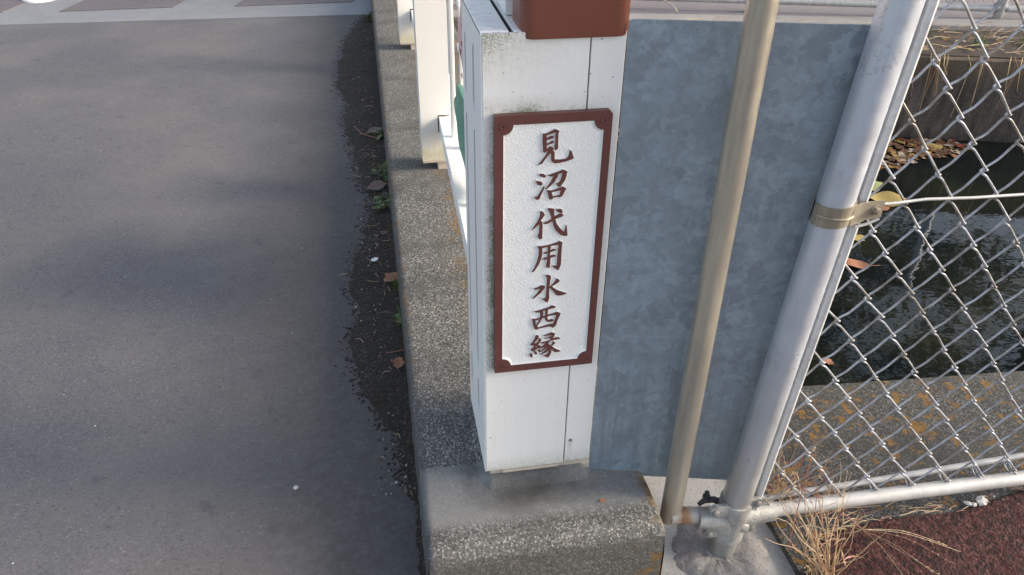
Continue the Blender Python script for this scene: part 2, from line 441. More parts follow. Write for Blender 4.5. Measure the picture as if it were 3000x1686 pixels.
# ------------------------------------------------------------------ helpers
def mk(name, bm, mats, parent=None, smooth=False, label=None):
    me = bpy.data.meshes.new(name)
    bmesh.ops.recalc_face_normals(bm, faces=bm.faces) if not getattr(bm, 'norecalc', False) else None
    bm.to_mesh(me); bm.free()
    if not isinstance(mats, (list, tuple)): mats = [mats]
    for m in mats: me.materials.append(M[m])
    if smooth:
        for p in me.polygons: p.use_smooth = True
        try: me.set_sharp_from_angle(angle=R(38))
        except Exception: pass
    o = bpy.data.objects.new(name, me)
    COL.objects.link(o)
    if parent: o.parent = parent; o.matrix_parent_inverse = parent.matrix_world.inverted()
    if label: o['label'] = label
    return o

def empty(name, loc):
    o = bpy.data.objects.new(name, None)
    o.location = loc; o.empty_display_size = .05
    COL.objects.link(o)
    o.matrix_world = Matrix.Translation(Vector(loc))
    return o

def tag(o, label, cat, group=None, kind=None):
    o['label'] = label; o['category'] = cat
    if group: o['group'] = group
    if kind: o['kind'] = kind
    return o

def struct(o, label=None, cat=None):
    o['kind'] = 'structure'
    if label: o['label'] = label
    if cat: o['category'] = cat
    return o

def box(bm, lo, hi, bev=0, seg=2, mi=0, verts_only=False):
    t = bmesh.new()
    bmesh.ops.create_cube(t, size=1)
    for v in t.verts:
        v.co = Vector([lo[i] + (v.co[i] + .5) * (hi[i] - lo[i]) for i in range(3)])
    if bev: bmesh.ops.bevel(t, geom=t.edges[:], offset=bev, segments=seg, affect='EDGES', profile=.5)
    for f in t.faces: f.material_index = mi
    me = bpy.data.meshes.new("tmp"); t.to_mesh(me); t.free()
    bm.from_mesh(me); bpy.data.meshes.remove(me)

def merge(bm, t):
    me = bpy.data.meshes.new("tmp"); t.to_mesh(me); t.free()
    bm.from_mesh(me); bpy.data.meshes.remove(me)

def extrude(bm, outer, holes, fn, d0, d1, mt=0, ms=0, back=False):
    """fn(u,v,d)->Vector ; faces at d1 (top) and walls d0..d1"""
    loops = [outer] + list(holes)
    flat = [p for l in loops for p in l]
    tris = tessellate_polygon([[Vector((p[0], p[1], 0)) for p in l] for l in loops])
    top = [bm.verts.new(fn(p[0], p[1], d1)) for p in flat]
    bot = [bm.verts.new(fn(p[0], p[1], d0)) for p in flat]
    for t in tris:
        try: f = bm.faces.new([top[i] for i in t]); f.material_index = mt
        except ValueError: pass
        if back:
            try: f = bm.faces.new([bot[i] for i in reversed(t)]); f.material_index = ms
            except ValueError: pass
    k = 0
    for l in loops:
        n = len(l)
        for i in range(n):
            a, b = k + i, k + (i + 1) % n
            try: f = bm.faces.new([top[a], top[b], bot[b], bot[a]]); f.material_index = ms
            except ValueError: pass
        k += n

def tube(bm, pts, rad, sides=10, caps=True, mi=0):
    pts = [Vector(p) for p in pts]
    n = len(pts)
    rr = rad if isinstance(rad, (list, tuple)) else [rad] * n
    t0 = (pts[1] - pts[0]).normalized()
    ref = Vector((0, 0, 1)) if abs(t0.z) < .9 else Vector((1, 0, 0))
    nx = t0.cross(ref).normalized()
    rings = []
    for i in range(n):
        if i == 0: t = t0
        elif i == n - 1: t = (pts[-1] - pts[-2]).normalized()
        else: t = (pts[i + 1] - pts[i - 1]).normalized()
        nx = (nx - t * nx.dot(t)).normalized()
        ny = t.cross(nx)
        rings.append([bm.verts.new(pts[i] + (nx * math.cos(a) + ny * math.sin(a)) * rr[i]) for a in [2 * math.pi * k / sides for k in range(sides)]])
    for i in range(n - 1):
        for k in range(sides):
            f = bm.faces.new([rings[i][k], rings[i][(k + 1) % sides], rings[i + 1][(k + 1) % sides], rings[i + 1][k]])
            f.material_index = mi
    if caps:
        f = bm.faces.new(list(reversed(rings[0]))); f.material_index = mi
        f = bm.faces.new(rings[-1]); f.material_index = mi

def circle(cx, cy, r, n=20, a0=0, a1=2 * math.pi):
    return [(cx + r * math.cos(a0 + (a1 - a0) * i / n), cy + r * math.sin(a0 + (a1 - a0) * i / n)) for i in range(n)]

def nz(x, y, z=0, s=1.0): return noise.noise(Vector((x * s, y * s, z * s)))
def fbm(x, y, z=0, s=1.0): return noise.fractal(Vector((x * s, y * s, z * s)), 1.0, 2.0, 4)

def sheetpoly(name, pts, z, mat):
    bm = bmesh.new()
    tris = tessellate_polygon([[Vector((p[0], p[1], 0)) for p in pts]])
    vs = [bm.verts.new((p[0], p[1], z if not callable(z) else z(*p))) for p in pts]
    for t in tris: bm.faces.new([vs[i] for i in t])
    o = mk(name, bm, mat)
    me = o.data
    if me.polygons and me.polygons[0].normal.z < 0: me.flip_normals()
    return o

# ------------------------------------------------------------------ setting
RZ = -.17
# the whole ground: road deck and both banks, with the canal cut out
LW = lambda x: 3.31 - .285 * (x - 3.377)          # far wall line
LC = lambda x: 4.264 - .2 * (x - 1.82)            # far coping front
def nearedge(x): return .39 - .055 * (x - 1.03)
ground = sheetpoly("ground", [(-60, -60), (60, -60), (60, -.22), (.30, -.10), (.30, 4.62), (60, -5.5), (60, 60), (-60, 60)], -.262, "mauve")
ground_pts = None
struct(ground)
struct(sheetpoly("road", [(-40, -40), (-.14, -40), (-.14, 4.93), (-40, 5.3)], RZ, "asphalt"))
# pale concrete strip across the far end of the road and block pavement beyond
strip = bmesh.new()
def quad(bm, pts, z):
    f = bm.faces.new([bm.verts.new((p[0], p[1], z)) for p in pts])
bm = bmesh.new()
box(bm, (-12, 4.93, RZ - .03), (.1, 14, RZ + .006), .002, 1)
# follow the slightly oblique joint
for v in bm.verts:
    if v.co.y < 6: v.co.y = 4.90 + .03 * (-v.co.x) * .5 + .006 * nz(v.co.x, 0, 0, 3)
struct(mk("concrete_strip", bm, "farstrip"))
for k, (xa, xb) in enumerate(((-6.2, -2.88), (-2.47, -1.665), (-1.2, -.30))):
    bm = bmesh.new()
    sk = .16
    pts = [(xa, 5.27), (xb, 5.30), (xb + sk, 5.9), (xb + sk * 2, 8), (xa + sk * 2, 8), (xa + sk, 5.9)]
    extrude(bm, pts, [], lambda u, v, d: Vector((u, v, d)), RZ, RZ + .012, 0, 0)
    struct(mk("block_pavement", bm, "mauve"))
struct(sheetpoly("far_pavement", [(.12, 4.30), (.5, 4.62), (2.0, 4.34), (4.436, 3.86), (9, 2.95), (30, -1.2), (40, 40), (.12, 40)], -.118, "farpave"))
struct(sheetpoly("canal_water", [(.2, .3), (30, -3), (30, 8), (.2, 8)], -.72, "water"))

def kerb():
    bm = bmesh.new()
    xs = [-.150, -.1485, -.146, -.142, -.137, -.131, -.124] + [-.124 + .0098 * i for i in range(1, 49)] 
    xs = [x for x in xs if x < .350] + [.350, .357, .363, .368, .372, .375]
    ys = [-.196, -.193, -.188, -.181, -.172, -.162] + [-.152 + .009 * i for i in range(0, 90)]
    y = ys[-1]
    while y < 6.4: y += .016 + (y - .6) * .01; ys.append(y)
    grid = []
    def drop(d, r):
        if d >= r: return 0
        return r - math.sqrt(max(0, r * r - (r - d) ** 2))
    for y in ys:
        row = []
        for x in xs:
            dl, dr, df = x + .1505, .3755 - x, y + .1965
            z = -.03 - drop(dl, .012) - drop(dr, .013) - drop(df, .030)
            e = .0007 * fbm(x, y, 3, 60) + .0018 * fbm(x, y, 0, 9)
            m = min(dl, dr, df)
            if m < .03: e += -.0024 * max(0, fbm(x, y, 7, 42)) * (1 - m / .03)
            if y > -.02 and y < 0.06: e += -.0012 * math.exp(-((y - .062 - .003 * nz(x, 0, 0, 30)) / .003) ** 2)
            xo = .0016 * fbm(y, 0, 5, 14) if dl < .01 or dr < .01 else 0
            row.append(bm.verts.new((x + xo, y, z + e)))
        grid.append(row)
    for j in range(len(ys) - 1):
        for i in range(len(xs) - 1):
            bm.faces.new([grid[j][i], grid[j][i + 1], grid[j + 1][i + 1], grid[j + 1][i]])
    # walls down
    def skirt(line, off, outward):
        prev = line
        for zz, ex in ((-.05, .0008), (-.075, .002), (-.10, .003), (-.125, .0045), (-.155, .006), (-.30, .009)):
            cur = []
            for v in line:
                x, y = v.co.x + outward[0] * ex, v.co.y + outward[1] * ex
                e = .0022 * fbm(x, y, zz, 38)
                cur.append(bm.verts.new((x + outward[0] * e, y + outward[1] * e, min(zz, v.co.z - .001))))
            for i in range(len(line) - 1):
                bm.faces.new([prev[i], prev[i + 1], cur[i + 1], cur[i]])
            prev = cur
    skirt([r[0] for r in grid], 0, (-1, 0))
    skirt([r[-1] for r in grid], 0, (1, 0))
    skirt(grid[0], 0, (0, -1))
    return struct(mk("kerb", bm, "kerb", smooth=True))
kerb()

# bridge deck edge under the kerb so the canal side reads as solid
bm = bmesh.new(); box(bm, (-.13, .30, -.62), (.35, 4.5, -.16), .01)
struct(mk("bridge_deck", bm, "wallm"))

# near bank: coping slab the fence stands on, its wall down to the water
bm = bmesh.new()
xs = [.706 + .012 * i for i in range(0, 104)]
x = xs[-1]
while x < 12: x += .12; xs.append(x)
vs_ = [0, .004, .012] + [.012 + .012 * i for i in range(1, 52)] + [.985, .994, 1.0]
vs_ = [v if v <= .04 else v for v in vs_]
vs_ = sorted(set([0, .01, .02] + [.02 + .02 * i for i in range(1, 48)] + [.975, .985, .993, 1.0]))
rows = []
for v in vs_:
    row = []
    for x in xs:
        y0 = -.30 - .0 * x; y1 = nearedge(x)
        y = y0 + (y1 - y0) * v
        z = -.20 + .0012 * fbm(x, y, 0, 22) + .002 * fbm(x, y, 4, 5)
        d = (1 - v) * (y1 - y0)
        if d < .02: z -= .02 - math.sqrt(max(0, .0004 - (.02 - d) ** 2)); z -= .003 * max(0, fbm(x, y, 2, 30))
        row.append(bm.verts.new((x, y, z)))
    rows.append(row)
for j in range(len(rows) - 1):
    for i in range(len(xs) - 1):
        bm.faces.new([rows[j][i], rows[j][i + 1], rows[j + 1][i + 1], rows[j + 1][i]])
low = [bm.verts.new((v.co.x, v.co.y + .004, -.85)) for v in rows[-1]]
ls = [bm.verts.new((r_[0].co.x, r_[0].co.y, -.30)) for r_ in rows]
for i in range(len(rows) - 1): bm.faces.new([rows[i][0], rows[i + 1][0], ls[i + 1], ls[i]])
for i in range(len(xs) - 1): bm.faces.new([rows[-1][i], rows[-1][i + 1], low[i + 1], low[i]])
o = mk("canal_coping", bm, "coping", smooth=True)
struct(o)

# red pavement on the near bank, ragged where it meets the coping
edge = [(.700, -.60), (.705, -.30), (.716, -.254), (.745, -.215), (.785, -.181), (.83, -.155), (.884, -.140), (.98, -.134), (1.093, -.137), (1.186, -.141), (1.29, -.125), (1.412, -.103), (1.7, -.09), (2.4, -.10), (6, -.12), (30, -.4)]
bm = bmesh.new()
ed = []
for (a, b) in zip(edge, edge[1:]):
    L = math.hypot(b[0] - a[0], b[1] - a[1]); n = max(1, min(60, int(L / .007)))
    for i in range(n):
        t = i / n; x = a[0] + (b[0] - a[0]) * t; y = a[1] + (b[1] - a[1]) * t
        ed.append((x + .004 * fbm(x, y, 0, 60), y + .006 * fbm(x, y, 5, 45)))
ed.append(edge[-1])
def redz(x, y): return -.190 + .0022 * fbm(x, y, 0, 70) + .003 * fbm(x, y, 0, 8)
prev = [bm.verts.new((x, y, -.203)) for x, y in ed]
for dd in (.004, .012, .022, .034, .048, .064, .082, .10, .12, .14, .16, .18, .21, .25, .32, .5, 30):
    cur = []
    for (x, y) in ed:
        yy = y - dd; xx = x + (dd * .7 if x < .9 and dd < 1 else 0) * max(0, (.9 - x) / .2) * .5
        cur.append(bm.verts.new((xx, yy, redz(xx, yy) - (.004 if dd < .01 else 0))))
    for i in range(len(ed) - 1): bm.faces.new([prev[i], prev[i + 1], cur[i + 1], cur[i]])
    prev = cur
struct(mk("red_pavement", bm, "red", smooth=True))

# concrete footing of the fence post with its ring of mortar
bm = bmesh.new()
pts = [(.378, .30), (.700, .30), (.700, .02), (.700, -.045), (.708, -.12), (.726, -.20), (.735, -.30), (.74, -.5), (.378, -.5)]
pp = []
for a, b in zip(pts, pts[1:] + pts[:1]):
    n = max(2, int(math.hypot(b[0] - a[0], b[1] - a[1]) / .008))
    for i in range(n):
        t = i / n; x = a[0] + (b[0] - a[0]) * t; y = a[1] + (b[1] - a[1]) * t
        s = .004 if x > .39 else 0
        pp.append((x + s * fbm(x, y, 0, 40), y + s * fbm(x, y, 9, 40)))
extrude(bm, pp, [], lambda u, v, d: Vector((u, v, d)), -.30, -.222, 0, 0)
ft = mk("concrete_footing", bm, "footing")
tag(ft, "pale concrete pad with a ring of rough mortar round the grey fence post", "footing")
bm = bmesh.new()
cx, cyy = .556, -.130
rings = []
for r, h in ((.026, -.225), (.034, -.221), (.040, -.2195), (.050, -.216), (.062, -.2135), (.074, -.2120), (.086, -.2130), (.097, -.2165), (.106, -.2200), (.112, -.2235)):
    ring = []
    for k in range(72):
        a = 2 * math.pi * k / 72
        q = r * (1 + .10 * nz(math.cos(a), math.sin(a), 0, 1.4)) * (1.0 if math.sin(a) > 0 else 1.12)
        x = cx + q * math.cos(a); y = cyy + q * math.sin(a)
        ring.append(bm.verts.new((x, y, h + (.0055 * fbm(x, y, 0, 40) + .003 * fbm(x, y, 0, 120)) * (0 if r > .107 else 1))))
    rings.append(ring)
for a, b in zip(rings, rings[1:]):
    for k in range(72): bm.faces.new([a[k], a[(k + 1) % 72], b[(k + 1) % 72], b[k]])
mk("mortar_ring", bm, "mortar", parent=ft, smooth=True)

# far bank: canal wall, soil strip, coping, fence
bm = bmesh.new()
X0, X1 = .2, 14
n = 160
cols = []
for i in range(n + 1):
    x = X0 + (X1 - X0) * i / n; y = LW(x)
    c = []
    for z in (-1.0, -.72, -.60, -.45, -.30, -.22, -.17, -.158, -.152):
        off = (.012 * fbm(x, z, 0, 3) + .004 * fbm(x, z, 2, 18)) if z < -.16 else .01
        c.append(bm.verts.new((x, y + off + (.02 if z > -.154 else 0), z + .004 * fbm(x, 0, 1, 5))))
    c.append(bm.verts.new((x, y + .14, -.150 + .004 * fbm(x, 0, 3, 5))))
    cols.append(c)
for a, b in zip(cols, cols[1:]):
    for j in range(len(a) - 1): bm.faces.new([a[j], b[j], b[j + 1], a[j + 1]])
w = mk("canal_wall", bm, "wallm", smooth=True)
tag(w, "dark stained concrete wall along the far side of the canal", "canal wall")
bm = bmesh.new()
cols = []
for i in range(241):
    x = .3 + 9 * i / 240; ya = LW(x) + .02; yb = LC(x) + .02
    c = []
    for j in range(13):
        t = j / 12; y = ya + (yb - ya) * t
        c.append(bm.verts.new((x, y, -.148 + .012 * math.sin(math.pi * t) + .012 * fbm(x, y, 0, 11) * math.sin(math.pi * t))))
    cols.append(c)
for a, b in zip(cols, cols[1:]):
    for j in range(12): bm.faces.new([a[j], b[j], b[j + 1], a[j + 1]])
struct(mk("soil_strip", bm, "soil", smooth=True))
bm = bmesh.new()
cols = []
for i in range(161):
    x = .3 + 10 * i / 160; y = LC(x)
    e = .004 * fbm(x, 0, 0, 6)
    cols.append([bm.verts.new((x, y + e, -.22)), bm.verts.new((x, y + e, -.115)), bm.verts.new((x, y + e + .012, -.105)), bm.verts.new((x, y + .16, -.104)), bm.verts.new((x, y + .17, -.125))])
for a, b in zip(cols, cols[1:]):
    for j in range(4): bm.faces.new([a[j], b[j], b[j + 1], a[j + 1]])
struct(mk("far_coping", bm, "farcop", smooth=False))

# dark dirt collected along the kerb
W = [(-.192, 5.0), (-.30, 4.5), (-.356, 4.15), (-.402, 3.31), (-.336, 3.011), (-.35, 2.608), (-.3, 2.277), (-.267, 1.936), (-.235, 1.766), (-.26, 1.463), (-.311, 1.308), (-.324, 1.09), (-.293, .961), (-.319, .805), (-.309, .602), (-.265, .45), (-.198, .31), (-.180, .187), (-.172, .054), (-.166, -.08), (-.170, -.24)]
bm = bmesh.new()
L_ = []
for a, b in zip(W, W[1:]):
    n = max(3, int(math.hypot(b[0] - a[0], b[1] - a[1]) / .006))
    for i in range(n):
        t = i / n; x = a[0] + (b[0] - a[0]) * t; y = a[1] + (b[1] - a[1]) * t
        L_.append((x + 0.016 * fbm(x, y, 0, 7) + .007 * fbm(x, y, 3, 60) + .006 * fbm(x, y, 8, 150), y + .005 * fbm(x, y, 6, 50)))
rows = []
for (x, y) in L_:
    x = min(x, -.153)
    r_ = []
    for k in range(9):
        t = k / 8; xx = x + (-.140 - x) * t
        h = RZ + .001 + (.0015 + .012 * t * t) * (1 if k else 0) + .004 * fbm(xx, y, 0, 55) * min(1, t * 3)
        r_.append(bm.verts.new((xx, y, max(h, RZ + .0008))))
    rows.append(r_)
for a, b in zip(rows, rows[1:]):
    for k in range(8): bm.faces.new([a[k], a[k + 1], b[k + 1], b[k]])
o = mk("gutter_dirt", bm, "dirt", smooth=True)
tag(o, "dark damp dirt collected in a ragged band along the kerb", "dirt", kind='stuff')

# ------------------------------------------------------------------ pillar
pil = empty("bridge_pillar", (.12, .13, -.03))
tag(pil, "white painted metal end pillar of the bridge railing standing on the concrete kerb", "pillar")
SL = [(.095, .19), (.232, .79), (.835, .948)]
bm = bmesh.new()
slots = []
for cy0 in (.100, .218):
    for (a, b) in SL:
        d = .010 if cy0 > .15 else 0
        slots.append([(cy0 - .0100, a - d), (cy0 + .0100, a - d + .016), (cy0 + .0100, b - d), (cy0 - .0100, b - d + .014)])
extrude(bm, [(.0015, 0), (.262, 0), (.262, 1.001), (.0015, 1.001)], slots, lambda u, v, d: Vector((d, u, v)), .007, 0, 0, 0)
mk("side_panel", bm, "side", pil)
bm = bmesh.new()
box(bm, (.012, .008, .012), (.24, .255, .995), 0)
mk("slot_shade_core", bm, "grime_shade", pil)  # added dark core; its colour stands in for shade inside the slots
bm = bmesh.new(); box(bm, (.0022, 0, 0), (.1850, .0075, 1.0015), .0012)
mk("front_panel", bm, "white", pil)
bm = bmesh.new(); box(bm, (.1875, .0005, .003), (.2475, .0075, .9985), .0012); box(bm, (.2405, .008, .003), (.2475, .262, .9985), .0010)
mk("front_strip", bm, "white", pil)
bm = bmesh.new(); box(bm, (0, .0080, .9972), (.0478, .262, 1.0035), .0012); box(bm, (.056, .0080, .9965), (.2470, .262, 1.003), .001)
mk("top_plate", bm, "top", pil)
bm = bmesh.new(); box(bm, (.012, .006, -.034), (.240, .24, .0005), .002)
box(bm, (.040, -.0045, -.0065), (.172, .005, -.0005), .001)
mk("foot_plate", bm, "beige", pil)
bm = bmesh.new()
prev = None
for yy, zz, ex in ((-.040, -.0345, .012), (-.028, -.029, .008), (-.014, -.0215, .004), (-.003, -.0165, .001), (.012, -.0135, 0), (.25, -.0135, 0)):
    cur = []
    for i in range(41):
        x = -.012 - ex + (.268 + 2 * ex) * i / 40
        e = min(i, 40 - i) / 4
        cur.append(bm.verts.new((x + .002 * fbm(x, yy, 0, 40), yy + .006 * fbm(x, yy, 2, 14), zz - (.016 * max(0, 1 - e)) + .0016 * fbm(x, yy, 4, 45))))
    if prev:
        for i in range(40): bm.faces.new([prev[i], prev[i + 1], cur[i + 1], cur[i]])
    prev = cur
mk("mortar_bed", bm, "kerb", pil, smooth=True)
# brown rounded end block on top
def rounded_prism(bm, x0, x1, y0, y1, z0, z1, r, seg=8, bz=.004):
    def ring(off, z):
        P = []
        for (cx, cy, a0) in ((x1 - r, y0 + r, -math.pi / 2), (x1 - r, y1 - r, 0), (x0 + r, y1 - r, math.pi / 2), (x0 + r, y0 + r, math.pi)):
            for k in range(seg + 1):
                a = a0 + math.pi / 2 * k / seg
                P.append(bm.verts.new((cx + (r - off) * math.cos(a), cy + (r - off) * math.sin(a), z)))
        return P
    rs = [ring(bz, z0), ring(bz * .3, z0 + bz * .3), ring(0, z0 + bz), ring(0, z1 - bz), ring(bz, z1)]
    for a, b in zip(rs, rs[1:]):
        for k in range(len(a)): bm.faces.new([a[k], a[(k + 1) % len(a)], b[(k + 1) % len(a)], b[k]])
    bm.faces.new(list(reversed(rs[0]))); bm.faces.new(rs[-1])
bm = bmesh.new(); rounded_prism(bm, .066, .2535, -.007, .10, .9905, 1.24, .026, 8, .003)
mk("end_block", bm, "brown2", pil, smooth=True)
bm = bmesh.new(); box(bm, (.057, .1015, 1.0045), (.22, .23, 1.20), .002)
mk("rail_bracket", bm, "side", pil)
bm = bmesh.new()
tube(bm, [(.199, .0006, .070), (.199, -.0012, .070)], .0042, 16); tube(bm, [(.199, -.0012, .070), (.199, -.0016, .070)], .0016, 8)
mk("screw", bm, "band", pil)

